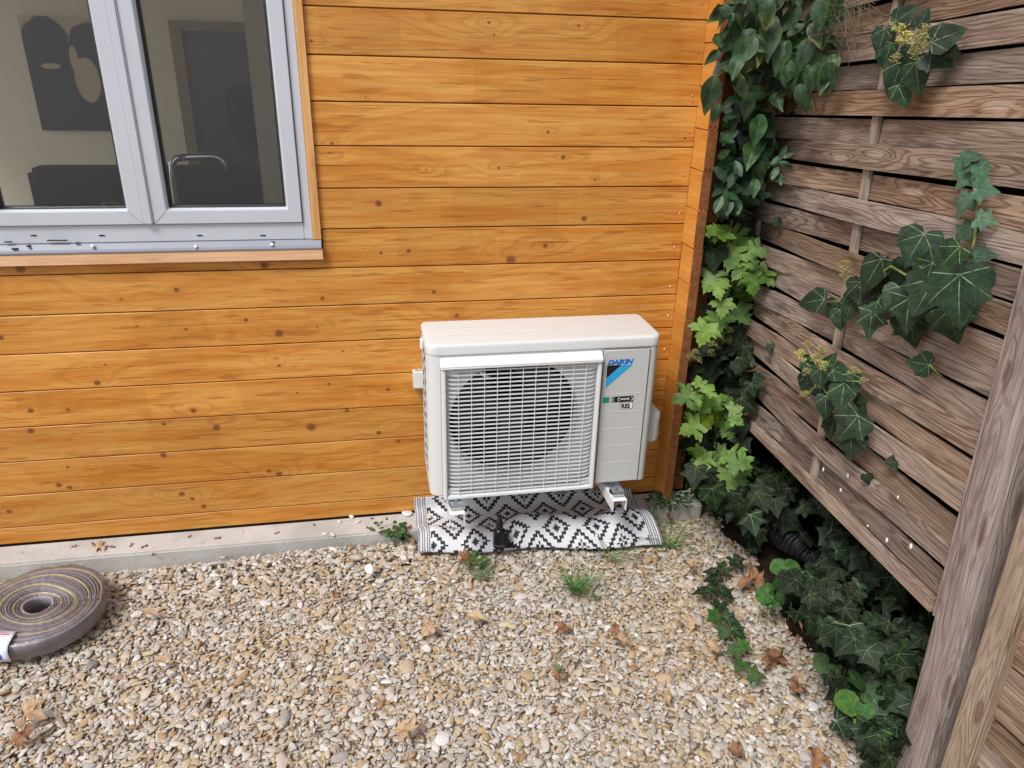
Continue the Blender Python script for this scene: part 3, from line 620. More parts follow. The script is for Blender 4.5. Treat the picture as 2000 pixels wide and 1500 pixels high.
# ------------------------------------------------------------------ things inside the room
cnt = tag(MB().box(-3.3, -1.62, .062, .60, .97, 1.01).box(-3.28, -1.64, .065, .57, .121, .968).build('kitchen_counter', simple('counter_dark', lin(50, 48, 48), .4, .4, 0, .1), None, False, .003), 'dark kitchen counter standing inside below the window', 'counter')
def pos_at(u, v, Y): return hit(u, v, 1, Y)
fc = tag(empty('kitchen_tap', tuple(pos_at(346, 405, .34))), 'bent chrome kitchen tap standing inside behind the right-hand window pane', 'tap')
chrome = simple('chrome', (.75, .77, .8, 1), .12, .5, 1)
pth = [pos_at(348, 440, .34), pos_at(346, 405, .34), pos_at(338, 345, .34)]
a_, b_, c_ = pos_at(336, 320, .34), pos_at(345, 309, .34), pos_at(362, 307, .34); pth += [a_, b_, c_, pos_at(410, 305, .36), pos_at(425, 307, .37), pos_at(437, 316, .37), pos_at(442, 340, .37)]
under(MB().tube(pth, .0115, 12).build('spout', chrome, None, True), fc); p = pos_at(348, 445, .34)
under(MB().lathe([(0, .0), (.026, 0), (.026, .05), (.02, .06), (0, .06)], 18, (p.x, p.y, 1.0101)).build('base', chrome, None, True), fc); fc.location.z = fc.location.z
pc = pos_at(84, 254, 3.53); pt = pos_at(48, 30, 3.53); pR = pos_at(262, 256, 3.53)
def pic():
    t = NT('canvas_print', .7, .2); o = t.sep(t.tex('UV')); u, v = o[0], o[1]; nz = t.noise(t.comb(u, v), 6., 3)
    def blob(cx, cy, rx, ry, lo=1.15, hi=.9):
        dx = t.ma('DIVIDE', t.ma('SUBTRACT', u, cx), rx); dy = t.ma('DIVIDE', t.ma('SUBTRACT', v, cy), ry)
        return t.sm(t.ma('ADD', t.ma('ADD', t.ma('MULTIPLY', dx, dx), t.ma('MULTIPLY', dy, dy)), t.ma('MULTIPLY', t.ma('SUBTRACT', nz, .5), .5)), lo, hi)
    k = t.ma('MAXIMUM', t.ma('MAXIMUM', blob(.24, .76, .25, .24), blob(.72, .74, .25, .22)), t.sm(v, .70, .68))
    lt = t.ma('MAXIMUM', blob(.60, .46, .13, .20), t.ma('MAXIMUM', blob(.50, .64, .045, .12), blob(.24, .575, .10, .025)))
    c = t.mix(k, lin(196, 188, 158), lin(44, 40, 46)); c = t.mix(t.ma('MULTIPLY', lt, .95), c, lin(200, 184, 150)); t.col(c); return t.m
b = MB().box(pc.x, pR.x, 3.515, 3.549, pc.z, pt.z); pco = b.build('wall_picture', pic())
uvl = pco.data.uv_layers.new(name='UVMap')
for l in pco.data.loops:
    q = pco.data.vertices[l.vertex_index].co; uvl.data[l.index].uv = ((q.x - pc.x) / (pR.x - pc.x), (q.z - pc.z) / (pt.z - pc.z))
tag(pco, 'canvas print of two dark rounded shapes hanging on the room wall', 'picture')
hc = pos_at(482, 230, 3.3); cb = MB(); rings = []
for z_, w_, d_ in ((.34, .03, .02), (.31, .10, .05), (.22, .15, .08), (.0, .14, .09), (-.25, .12, .07), (-.42, .06, .04)): rings.append([(hc.x + w_*math.cos(2*math.pi*k/14)*(1+.15*math.sin(k*3+z_*9)), 3.44 + d_*math.sin(2*math.pi*k/14), hc.z + z_*.62) for k in range(14)])
tag(cb.quad_strip(rings).build('hanging_coat', simple('coat_cloth', lin(26, 24, 26), .9, .1), None, True), 'black coat hanging against the slate door inside', 'coat')
sf = tag(empty('sofa', (-2.55, 2.6, .121)), 'dark grey sofa standing in the room below the picture', 'sofa'); sfm = simple('sofa_cloth', lin(44, 42, 44), .9, .1, 0, .15, 12.)
q = pos_at(52, 328, 2.6); xl = q.x; xr = xl + 1.35
for nm, bx in (('seat', (xl+.02, xr-.02, 1.9, 2.55, .18, .5)), ('backrest', (xl, xr, 2.56, 2.78, .17, q.z)), ('armrest', (xl-.02, xl+.15, 1.88, 2.55, .171, .66)), ('armrest', (xr-.15, xr+.02, 1.88, 2.55, .171, .66))):
    under(MB().box(*bx).build(nm, sfm, None, False, .03, 3), sf)
for i_, (fx, fy) in enumerate(((xl+.05, 1.95), (xr-.05, 1.95), (xl+.05, 2.7), (xr-.05, 2.7))): under(MB().box(fx-.02, fx+.02, fy-.02, fy+.02, .121, .17).build('leg', M['black'], None), sf)
p = pos_at(215, 402, .32); jr = tag(empty('patterned_bowl', (p.x, .32, 1.01)), 'small round blue and white patterned pot standing inside behind the left window pane', 'pot')
def china():
    t = NT('patterned_china', .3); o = t.tex(); wv = t.ma('SINE', t.ma('MULTIPLY', t.noise(o, 55., 2, .5, 1.5), 34.)); t.col(t.mix(t.sm(wv, -.2, .3), lin(150, 168, 186), lin(40, 52, 66))); return t.m
hgt = p.z + .012 - 1.01
under(MB().lathe([(.0, 0), (.025, 0), (.037, hgt*.4), (.040, hgt*.7), (.034, hgt*.9), (.018, hgt), (0, hgt*1.01)], 22, (p.x, .32, 1.0103)).build('pot_body', china(), None, True), jr)
p2_ = pos_at(236, 402, .36); g2 = tag(MB().lathe([(0, 0), (.018, 0), (.02, .04), (.018, p2_.z + .004 - 1.01), (0, p2_.z + .005 - 1.01)], 16, (p2_.x, .36, 1.0104)).build('brass_jar', simple('dull_brass', lin(150, 124, 80), .35, .5, .6), None, True), 'small brass coloured jar beside the patterned pot inside', 'jar')
p = pos_at(193, 114, .20); q = pos_at(225, 116, .20)
hd = tag(empty('window_stay', (p.x, .2, 1.01)), 'short white rod upright behind the left window pane', 'rod'); under(MB().tube([(q.x, .2, 1.0105), (q.x, .2, p.z), ], .004, 8).tube([(q.x, .2, p.z), (p.x, .2, p.z)], .009, 10).build('rod', M['whitecap'], None, True), hd)

# ================================================================== HEAT PUMP UNIT
W_, D_, H_ = .765, .2323, .546
AX, AY, AZ = -.9248, -.2905, .2879
ac = tag(empty('heat_pump_unit', (AX, AY, AZ)), 'white outdoor air conditioning unit with fan grille mounted on timber wall', 'air conditioner')
def arc(cx, cy, r, a0, a1, n=7): return [(cx + r*math.cos(R(a0 + (a1-a0)*i/n)), cy + r*math.sin(R(a0 + (a1-a0)*i/n))) for i in range(n+1)]
rr = .032
path = [(.04, 0.0)] + arc(rr, rr, rr, 270, 180) + arc(.012, D_-.012, .012, 180, 90, 3) + arc(W_-.012, D_-.012, .012, 90, 0, 3) + arc(W_-rr, rr, rr, 0, -90) + [(W_-.036, 0.0)]
b = MB(); n = len(path)
b.v = [(x, y, z) for z in (.004, .5155) for x, y in path]; b.f = [(i, i+1, n+i+1, n+i) for i in range(n-1)]
shell = b.build('casing', M['acpaint'], ac, True); shell.data.set_sharp_from_angle(angle=R(50))
b = MB(); outl = [(x, y) for x, y in path]; b.v = [(x, y, .004) for x, y in outl]; b.f = [tuple(range(len(outl)))]; b.build('base_pan', M['acpaint'], ac)
# lid with rounded corners and two pressed ribs
o_ = .0035; rl = .034
lo = arc(rl, rl, rl+o_, 270, 180) + arc(.015, D_-.015, .015+o_, 180, 90, 3) + arc(W_-.015, D_-.015, .015+o_, 90, 0, 3) + arc(W_-rl, rl, rl+o_, 0, -90)
def inset(l, d):
    cx, cy = W_/2, D_/2; return [(x + (d if x < cx else -d) * min(1, abs(x-cx)/(W_/2)), y + (d if y < cy else -d) * min(1, abs(y-cy)/(D_/2))) for x, y in l]
b = MB(); b.quad_strip([[(x, y, z) for x, y in inset(lo, d)] for d, z in ((0, .513), (0, .536), (.0012, .5405), (.004, .5445), (.009, .546))])
lid = b.build('lid', M['acpaint'], ac, True); lid.data.set_sharp_from_angle(angle=R(45))
for yy in (.075, .15): MB().box(.06, W_-.06, yy, yy+.004, .5459, .5472).build('rib', M['acpaint'], lid, False, .0006)
# front panel with the round fan opening
cx, cz, rf = .286, .266, .221
x0, x1, z0, z1 = .0395, W_-.0355, .004, .513
ang = sorted(set([2*math.pi*i/64 for i in range(64)] + [math.atan2(zz-cz, xx-cx) % (2*math.pi) for xx in (x0, x1) for zz in (z0, z1)]))
b = MB(); ins, outs = [], []
for a in ang:
    c_, s_ = math.cos(a), math.sin(a); tt = min(((x1-cx)/c_ if c_ > 1e-9 else (x0-cx)/c_ if c_ < -1e-9 else 9), ((z1-cz)/s_ if s_ > 1e-9 else (z0-cz)/s_ if s_ < -1e-9 else 9))
    ins.append((cx+rf*c_, 0, cz+rf*s_)); outs.append((cx+tt*c_, 0, cz+tt*s_))
k = len(ang); b.v = ins + outs; b.f = [(i, (i+1) % k, k+(i+1) % k, k+i) for i in range(k)]
b.build('front_panel', M['acfront'], ac)
MB().lathe([(rf+.012, .0008), (rf, .001), (rf-.002, .006), (rf-.004, .02), (rf-.005, .070)], 64, (cx, 0, cz), 'y').build('fan_shroud', M['acpaint'], ac, True)
MB().box(.03, W_-.2, .165, .17, .02, .50).build('coil', M['dark'], ac)
MB().box(.03, .034, .01, .165, .02, .50).box(W_-.2, W_-.196, .01, .165, .02, .50).build('inner_wall', M['dark'], ac)
fan = MB().lathe([(0, .035), (.035, .036), (.052, .042), (.054, .075)], 28, (cx, 0, cz), 'y').build('fan', M['fan'], ac, True)
for i in range(3):
    b = MB(); rings = []
    for t_ in np.linspace(0, 1, 7):
        r_ = .05 + (.20-.05)*t_; w2 = R(26 + 20*t_); a0 = 2*math.pi*i/3 + .45 + t_*.55
        rings.append([(cx + r_*math.cos(a0+w2*s), .066 - .045*(s*.5) * (1-.35*t_), cz + r_*math.sin(a0+w2*s)) for s in np.linspace(-1, 1, 9)])
    b.quad_strip(rings, False, False).build('blade', M['fan'], fan, True)
MB().lathe([(0, .080), (.05, .080), (.06, .1), (.06, .16)], 20, (cx, 0, cz), 'y').build('motor', M['fan'], ac, True)
MB().tube([(.16, .03, .455), (.18, .02, .43), (.20, .03, .415)], .006, 8).build('wire_clip', M['grille'], ac, True)
# right-hand service panel
px0, px1 = .569, .7300
sp = MB().box(px0, px1, -.007, .001, .006, .507).build('service_panel', M['acfront'], ac, False, .006, 3)
for zz in (.348, .281, .217, .152, .086): MB().box(.578, .706, -.0079, -.006, zz, zz+.0016).build('rib', M['acpaint'], sp, False, .0004)
yp = -.0078
b = MB(); 
for pl, mm, nm in (([(.584, .452), (.632, .452), (.584, .408)], M['ink'], 'emblem_black'), ([(.634, .452), (.671, .452), (.5835, .372), (.584, .4065)], M['cyan'], 'emblem_blue')):
    b = MB(); b.quad_strip([[(x, y, z) for x, z in pl] for y in (yp+.0012, yp)]); b.build(nm, mm, sp)
text('DAIKIN', .0225, 'brand_lettering', M['blue'], sp, (.5845, yp, .4555), .28, .0011, 1.10)
b = MB().box(.622, .684, yp, yp+.002, .318, .3385); b.build('badge_black', M['ink'], sp)
for i in range(7):
    f_ = i / 6; MB().box(.600 + .022*i/7, .600 + .022*(i+1)/7, yp, yp+.002, .318, .3385).build('badge_fade', simple('fade', tuple(a*(1-f_)+b2*f_ for a, b2 in zip(lin(196, 196, 192), (.008, .008, .008, 1))), .45), sp)
MB().box(.578, .5998, yp, yp+.002, .318, .3385).build('badge_green', M['green'], sp)
text('INVERTER', .0082, 'badge_lettering', M['white'], sp, (.6375, yp-.0003, .3255), .2, .0002, .90)
for sgn, xx in ((1, .6300), (-1, .6815)):
    pts = [(xx + sgn*.008*math.sin(a)**2, yp-.0006, .3283 + .0055*math.cos(a)) for a in np.linspace(.15, math.pi-.15, 7)]
    pts = [(xx + sgn*(.006 - .006*math.sin(a)), yp-.0004, .3283+.0058*math.cos(a)) for a in np.linspace(0, math.pi, 9)]
    MB().tube(pts, .0009, 5).build('badge_arrow', M['white'], sp)
MB().box(.6385, .6845, yp+.0003, yp+.002, .2905, .3155).build('badge_frame', M['ink'], sp); MB().box(.6400, .6830, yp, yp+.002, .2920, .3140).build('badge_white', M['whitebox'], sp)
text('R32', .0205, 'badge_number', M['ink'], sp, (.6433, yp-.0004, .2958), 0, .0011, .92)
MB().box(.578, .584, -.004, .001, -.001, .006).build('screw_tab', M['zinc'], ac)
# grille
GX0, GX1, GZ0, GZ1 = .0425, .5605, .001, .5045
gr = empty('grille', (0, 0, 0)); gr.parent = ac
b = MB(); b.box(GX0, GX0+.0125, -.030, 0, GZ0, GZ1-.03).box(GX1-.0125, GX1, -.030, 0, GZ0, GZ1-.03).box(GX0+.0125, GX1-.0125, -.0296, 0, GZ0, GZ0+.014)
b.build('grille_frame', M['grille'], gr, False, .003)
b = MB(); vis = [(.0, GZ1), (-.012, GZ1-.001), (-.034, GZ1-.018), (-.0365, GZ1-.024), (-.034, GZ1-.031), (.0, GZ1-.0295)]
b.quad_strip([[(GX0-.004, y, z) for y, z in vis], [(GX0+.006, y*1.0, z) for y, z in vis], [(GX1-.006, y, z) for y, z in vis], [(GX1+.002, y*.94, z) for y, z in vis]]); b.build('grille_visor', M['grille'], gr, False, .003)
NSL = 31; sm_ = None
for i in range(NSL):
    zz = GZ0 + .022 + i * (GZ1 - GZ0 - .062) / (NSL - 1)
    if sm_ is None:
        b = MB(); ends = [(GX0+.0125, -.006), (GX0+.020, -.016), (GX0+.032, -.0225), (GX0+.05, -.025), (GX1-.05, -.025), (GX1-.032, -.0225), (GX1-.020, -.016), (GX1-.0125, -.006)]
        b.quad_strip([[(x, y, -.0018), (x, y+.0058, -.0020), (x, y+.0058, .0010), (x, y, .0017)] for x, y in ends]); sm_ = b.mesh('slat'); sm_.materials.append(M['grille'])
    obj('slat', sm_, None, gr).location = (0, 0, zz)
wm_ = None
for i in range(11):
    xx = GX0 + .052 + i * (GX1 - GX0 - .104) / 10
    if wm_ is None: wm_ = MB().box(-.0009, .0009, -.0262, -.0225, GZ0+.012, GZ1-.030).mesh('wire'); wm_.materials.append(M['grille'])
    obj('wire', wm_, None, gr).location = (xx, 0, 0)
for xx in (GX0+.0128, GX1-.0515):
    for zz in (GZ0+.012, GZ1-.058):
        MB().box(xx, xx+.0385, -.020, -.012, zz+.004, zz+.027).build('corner_pad', simple('pad', lin(196, 198, 200), .5), gr, False, .002)
# left side coil guard, clip, right side valve cover
for zz in np.linspace(.05, .49, 12): MB().box(-.0024, .001, .035, .205, zz-.003, zz+.003).build('guard_bar', M['acpaint'], ac)
for yy in (.035, .12, .2): MB().box(-.003, .0005, yy-.004, yy+.004, .04, .5).build('guard_post', M['acpaint'], ac)
MB().box(-.0012, .0003, .036, .205, .045, .495).build('guard_mesh', M['dark'], ac)
MB().box(-.014, -.002, .10, .125, .492, .533).build('sensor_clip', M['whitecap'], ac, False, .005, 3)
MB().box(W_+.0003, W_+.052, .055, .20, .115, .245).build('valve_cover', M['acfront'], ac, False, .012, 3)
for zz in (.53,): MB().lathe([(0, -.003), (.003, -.003), (.004, 0)], 10, (-.0045, .17, zz), 'y').build('screw', M['zinc'], ac)

# wall bracket carrying the unit
br = tag(empty('wall_bracket', (-.55, -.02, .24)), 'white steel wall bracket with two arms carrying the outdoor unit', 'bracket')
def bp(name, mb, m, bevel=.001): return under(mb.build(name, m, None, False, bevel), br)
bp('rail', MB().box(-.958, -.20, -.031, -.0005, .574, .578).box(-.958, -.20, -.031, -.0275, .578, .634).box(-.958, -.20, -.031, -.0005, .634, .638).box(-.9578, -.954, -.0274, -.0007, .5782, .6338), M['metalwhite'])
for (xa, xb) in ((-.868, -.818), (-.306, -.256)):
    a_ = MB().box(xa, xb, -.372, -.034, .2625, .2655).box(xa, xa+.003, -.372, -.034, .222, .2624).box(xb-.003, xb, -.372, -.034, .222, .2624); bp('arm', a_, M['metalwhite'], .0006)
    bp('upright', MB().box(xa, xb, -.0335, -.0312, .222, .64), M['metalwhite'])
    xm = (xa + xb) / 2
    bp('damper', MB().lathe([(0, .2657), (.021, .2657), (.023, .269), (.019, .276), (.021, .282), (0, .282)], 20, (xm, -.318, 0)), M['rubber'], 0)
    bp('foot_plate', MB().box(xm-.021, xm+.021, -.352, -.283, .2822, .2862).box(xm-.021, xm+.021, -.3535, -.351, .270, .286).box(xm-.021, xm+.021, -.29, -.286, .2863, .2915), M['zinc'])
    bp('bolt', MB().lathe([(.0, .2945), (.006, .2945), (.0065, .2864)], 6, (xm, -.325, 0)), M['zinc'], 0)
bp('bolt', MB().lathe([(0, .6405), (.006, .6405), (.0075, .6382)], 12, (-.944, -.016, 0)), M['zinc'], 0)
bp('bolt', MB().lathe([(0, .6405), (.004, .6405), (.005, .6382)], 12, (-.93, -.016, 0)), M['zinc'], 0)

# ================================================================== RUG
def make_rug():
    nu, ns = 110, 70; Wd = .90; b = MB(); uvs = []
    # edge curves: (y, z, x) at the left and right end, walking from the wall to the yard
    Lc = [(-.006, .112, -.968), (-.012, .072, -.968), (-.035, .0535, -.966), (-.075, .0505, -.968), (-.108, .0515, -.970), (-.128, .046, -.968), (-.15, .0455, -.964), (-.18, .041, -.964), (-.205, .031, -.966), (-.222, .016, -.968), (-.220, .008, -.966), (-.20, .006, -.962)]
    Rc = [(-.008, .078, -.096), (-.014, .060, -.096), (-.040, .0515, -.096), (-.085, .0505, -.100), (-.120, .0515, -.112), (-.142, .048, -.122), (-.165, .073, -.112), (-.195, .087, -.098), (-.235, .080, -.086), (-.285, .046, -.076), (-.315, .016, -.072), (-.300, .006, -.080)]
    def interp(P, s):
        f = s * (len(P) - 1); i = min(int(f), len(P) - 2); t = f - i
        def cr(a, b_, c, d): return .5 * ((2*b_) + (-a+c)*t + (2*a-5*b_+4*c-d)*t*t + (-a+3*b_-3*c+d)*t**3)
        q = [P[max(i-1, 0)], P[i], P[i+1], P[min(i+2, len(P)-1)]]; return [cr(q[0][k], q[1][k], q[2][k], q[3][k]) for k in range(3)]
    grid = []
    for i in range(nu):
        u = i / (nu - 1); colm = []
        for j in range(ns):
            s = j / (ns - 1); l = interp(Lc, s); r = interp(Rc, s); e = u ** 1.15
            y = l[0]*(1-e) + r[0]*e; z = l[1]*(1-e) + r[1]*e; x = l[2]*(1-u) + r[2]*u
            m = math.exp(-((s - .60) / .17) ** 2); v_ = math.exp(-((s - .47) / .07) ** 2)
            z += m * (.014 * math.sin(u * 14.5 + .6) + .007 * math.sin(u * 31) + .030 * math.sin(math.pi * u) ** .7) - v_ * .004
            y += .010 * math.sin(u * 12.5 + s * 2) * s + v_ * .012 * math.sin(u * 14.5 + 1)
            if y > -.121 and s > .15: z = max(z, .0495)
            z = max(z, .004 if y < -.12 else .0475); y = min(y, -.003)
            colm.append(Vector((x, y, z)))
        grid.append(colm)
    for i in range(nu):
        acc = .02
        for j in range(ns):
            if j: acc += (grid[i][j] - grid[i][j-1]).length
            b.v.append(tuple(grid[i][j])); uvs.append((i / (nu - 1) * Wd, .46 - acc))
    b.f = [(i*ns+j, (i+1)*ns+j, (i+1)*ns+j+1, i*ns+j+1) for i in range(nu-1) for j in range(ns-1)]
    me = bpy.data.meshes.new('outdoor_rug'); me.from_pydata(b.v, [], b.f); ul = me.uv_layers.new(name='UVMap')
    for l in me.loops: ul.data[l.index].uv = uvs[l.vertex_index]
    for p in me.polygons: p.use_smooth = True
    o = obj('outdoor_rug', me, M['rug']); so_ = o.modifiers.new('thick', 'SOLIDIFY'); so_.thickness = .0028; so_.offset = 1
    tag(o, 'black and white woven rug with stepped diamonds folded on the gravel under the unit', 'rug')
make_rug()
# black tool standing on the rug
bx, by = -.680, -.252
bt = tag(empty('black_torch', (bx, by, .03)), 'small black cylindrical tool with ribbed neck standing on the patterned rug', 'tool')
z0 = .034
prof = [(0, 0), (.021, 0), (.0225, .004), (.0225, .008), (.0215, .009), (.0225, .011), (.0225, .016), (.0215, .017), (.0222, .019)]
for i in range(6): prof += [(.0222, .022+i*.0075), (.0214, .0235+i*.0075), (.0222, .025+i*.0075)]
prof += [(.0222, .066), (.020, .071)]
under(MB().lathe(prof, 26, (bx, by, z0)).build('body', M['black'], None, True), bt)
pn = [(.020, .071), (.0125, .074), (.0125, .079), (.0115, .080), (.0125, .082), (.0125, .092), (.0112, .093), (.0118, .096), (.0118, .106), (.0085, .109), (.0085, .118), (.0065, .120), (.0065, .126), (0, .126)]
under(MB().lathe(pn, 22, (bx, by, z0)).build('neck', M['black'], None, True), bt)
under(MB().lathe([(0, .066), (.008, .066), (.011, .06), (.012, .05), (.012, .006), (.010, .0)], 16, (bx+.024, by-.002, z0)).build('side_chamber', M['black'], None, True), bt)
under(MB().box(bx+.02, bx+.055, by-.012, by+.006, z0-.004, z0+.002).build('foot', M['black'], None, False, .001), bt)
under(MB().lathe([(.0228, .0105), (.0232, .0115), (.0228, .0125)], 26, (bx, by, z0+.004)).build('ring', M['greyprint'], None, True), bt)

# ================================================================== COIL IN SHRINK WRAP
def make_coil():
    cx, cy, z0, hh = -2.150, -.375, .022, .050
    t = tag(empty('insulation_coil', (cx, cy, z0)), 'wrapped coil of brown strip with cream edges lying on the gravel', 'coil')
    br_ = simple('coil_brown', lin(134, 127, 133), .45, .4, 0, .2, 40.); br2 = simple('coil_brown_light', lin(152, 145, 150), .45, .4, 0, .2, 40.); cr_ = simple('coil_cream', lin(206, 194, 150), .5, .4)
    r = .036; k = 0
    while r < .180:
        th = random.uniform(.0062, .0085); cream = k in (3, 8, 9, 15, 20)
        ecc = .018 * math.exp(-((r - .11) / .05) ** 2); ph = .8 + r * 3
        dz = random.uniform(-.002, .002) - .006 * math.exp(-((r - .05) / .03) ** 2); n = 64; tw = .0018 if cream else th * .5 - .0004
        prof = [(-tw, 0), (-tw, hh-.004), (-tw*.5, hh), (tw*.5, hh), (tw, hh-.004), (tw, 0)]; rings = []
        for i in range(n + 1):
            a = 2*math.pi*i/n; rad = r + th*.5 + ecc*math.cos(2*a + ph) + th * (i / n) * .6
            rings.append([(cx + (rad + p[0])*math.cos(a), cy + (rad + p[0])*math.sin(a), z0 + p[1] + dz + .0025*math.sin(2*a + r*40)) for p in prof])
        m = cr_ if cream else (br2 if k % 3 == 0 else br_)
        b = MB().quad_strip(rings, True, True); under(b.build('strip_layer', m, None, True), t)
        r += (.0042 if cream else th); k += 1
    # film
    def wr(a, s): return .0016*math.sin(9*a+s*7) + .0012*math.sin(23*a-s*11) + .0009*math.sin(41*a+s*17)
    prof = [(.026, .012), (.034, .035), (.055, .054), (.09, .0565), (.13, .0565), (.168, .0555), (.188, .052), (.1955, .040), (.1965, .02), (.192, .004), (.17, -.001)]
    rings = []
    for i in range(97):
        a = 2*math.pi*i/96; rings.append([(cx + (p[0] + wr(a, p[1]*60))*math.cos(a), cy + (p[0] + wr(a, p[1]*60))*math.sin(a), z0 + p[1] + wr(a*1.3+1, p[0]*30)) for p in prof])
    under(MB().quad_strip(rings, False, False).build('shrink_film', M['film'], None, True), t)
    # folded paper label over the rim
    a0, a1 = R(226), R(268); prof = [(.148, .0600), (.175, .0602), (.199, .0575), (.2085, .0535), (.2135, .046), (.2150, .035), (.2145, .02), (.211, .004)]
    def sect(lo, hi, pr, off, m, nm):
        rings = []
        for i in range(13):
            a = lo + (hi-lo)*i/12; rings.append([(cx + (p[0]-.0145+off)*math.cos(a), cy + (p[0]-.0145+off)*math.sin(a), z0 + p[1] + off) for p in pr])
        o = MB().quad_strip(rings, False, False).build(nm, m, None, True); sd = o.modifiers.new('t', 'SOLIDIFY'); sd.thickness = .0004; return under(o, t)
    sect(a0, a1, prof, .0, M['paper'], 'paper_label')
    sect(R(257.5), R(262.5), [(.2153, .031), (.2150, .018)], .0006, M['labelblue'], 'label_blue_patch')
    sect(R(230), R(262.5), [(.2153, .0335), (.2152, .0322)], .0006, M['labelblue'], 'label_rule'); sect(R(230), R(262.5), [(.2146, .0165), (.2144, .0155)], .0006, M['labelblue'], 'label_rule')
    sect(R(252), R(262), [(.160, .0603), (.1635, .0603)], .0007, M['red'], 'label_red_line'); sect(R(246), R(258), [(.153, .0602), (.1545, .0602)], .0007, M['greyprint'], 'label_line')
    sect(R(232), R(262), [(.172, .0604), (.1728, .0604)], .0007, M['greyprint'], 'label_line'); sect(R(230), R(255), [(.181, .0597), (.185, .0592)], .0007, M['greyprint'], 'label_line')
    sect(R(240), R(255.5), [(.2151, .028), (.2151, .0225)], .0007, M['greyprint'], 'label_line')
make_coil()

# ================================================================== FENCE
FA, FM, FXP = .0849, .0566, .215
def FP(t, h, off=0.0, a=FA, m=FM, base=None):
    T = t*math.cos(m) - h*math.sin(m); Hh = t*math.sin(m) + h*math.cos(m)
    p = Vector((FXP - math.sin(a)*(T-1.0), -T*math.cos(a)+ (1-math.cos(a))*0, Hh)); return p + Vector((-math.cos(a), math.sin(a), 0)) * off
FN = Vector((-math.cos(FA), math.sin(FA), 0))
def fpt(u, v, off=.0): return hitp(u, v, FP(1, 1, off), FN)
# panel frame: local x along t (towards the yard), y = away from the yard, z up
def fence_matrix(t0, h0, off=0.0, a=FA, m=FM, origin=None):
    along = Vector((-math.sin(a)*math.cos(m), -math.cos(a)*math.cos(m), math.sin(m))); nrm = Vector((-math.cos(a), math.sin(a), 0)); up = Vector((math.sin(a)*math.sin(m), math.cos(a)*math.sin(m), math.cos(m)))
    o = FP(t0, h0, off) if origin is None else origin
    mt = Matrix((( along.x, -nrm.x, up.x, o.x), (along.y, -nrm.y, up.y, o.y), (along.z, -nrm.z, up.z, o.z), (0, 0, 0, 1))); return mt
PITCH = .07
def woven_panel(mtx, t0, t1, battens, hbot, ntop, label, rowphase, stile_mat, n_vis=True):
    pn_ = tag(empty('woven_fence_panel'), label, 'fence panel'); pn_.matrix_world = mtx
    meshes = []
    allb = [t0] + battens + [t1]
    for ph in (0, 1):
        b = MB(); N_ = 30; rings = []
        for i in range(N_ + 1):
            t = t0 + (t1-t0)*i/N_
            # interpolate weave offset between battens with cosine
            for k in range(len(allb)-1):
                if allb[k] <= t <= allb[k+1] + 1e-6: break
            def offk(k): return 0 if k in (0, len(allb)-1) else (.0135 if (k + ph) % 2 else -.0135)
            s = (t-allb[k])/(allb[k+1]-allb[k]); f = .5 - .5*math.cos(math.pi*s); y = offk(k)*(1-f) + offk(k+1)*f
            hw = .0318; rings.append([(t, y-.004, -hw), (t, y+.004, -hw), (t, y+.004, hw), (t, y-.004, hw-.0)])
        b.quad_strip(rings); me = b.mesh('slat'); me.materials.append(M['fence']); meshes.append(me)
    for r in range(ntop):
        o = obj('slat', meshes[(r + rowphase) % 2], None, pn_); o.location = (0, random.uniform(-.001, .001), hbot + (r + .5) * PITCH + (.0022 if r % 2 else -.0022) + random.uniform(-.0025, .0025)); o.rotation_euler = (random.uniform(-.05, .05), random.uniform(-.0035, .0035), 0)
    top = hbot + ntop*PITCH
    for bt_ in battens:
        MB().box(bt_-.015, bt_+.015, -.0068, .0068, hbot-.02, top).build('batten', M['batten'], pn_, False, .002)
    for s_, m_, a_ in ((t0, M['batten'], -.014), (t1, stile_mat, -.002)):
        MB().box(s_+a_, s_+.011, -.014, .020, hbot-.05, top+.03).build('stile', m_, pn_, False, .003)
    MB().box(t0+.0165, t1-.0035, -.021, -.006, hbot-.046, hbot-.001).box(t0+.0165, t1-.0035, .006, .021, hbot-.046, hbot-.001).build('bottom_rail', M['fence'], pn_, False, .004)
    MB().box(t0+.0165, t1-.0035, -.020, .020, top+.002, top+.03).build('top_rail', M['fence'], pn_, False, .003)
    return pn_
pA = woven_panel(fence_matrix(0, 0), -.63, 1.287, [.0194, .667], .4415, 26, 'weathered woven timber fence panel with ivy hanging on it', 1, M['post'])
PB = FP(1.43, 0, -.005); 
pB = woven_panel(fence_matrix(0, 0, 0, -.10, .03, PB), .03, 1.85, [.62, 1.24], .075, 28, 'woven timber fence panel with pale upright edge beyond the post', 0, M['stile'])
# the pale stile of the second panel sits against the post
st_ = MB().box(.0, .058, -.032, .018, .0, 2.05).build('edge_board', M['stile'], pB, False, .004)
pC = woven_panel(fence_matrix(0, 0, -.03, FA, .02), -2.6, -.72, [-2., -1.35], .3, 26, 'woven timber fence panel running back beside the house behind the shrubs', 0, M['post'])
post = tag(empty('fence_post'), 'thick grey weathered fence post between the two woven panels', 'post'); post.matrix_world = fence_matrix(1.352, 0)
b = MB(); prof = [(-.050, -.016), (-.030, -.036), (.026, -.036), (.046, -.018), (.046, .055), (-.050, .055)]
b.quad_strip([[(x, y, z) for x, y in prof] for z in (-.12, .3, .7, 1.1, 1.5, 2.35)]); b.build('shaft', M['post'], post, False, .006, 3)
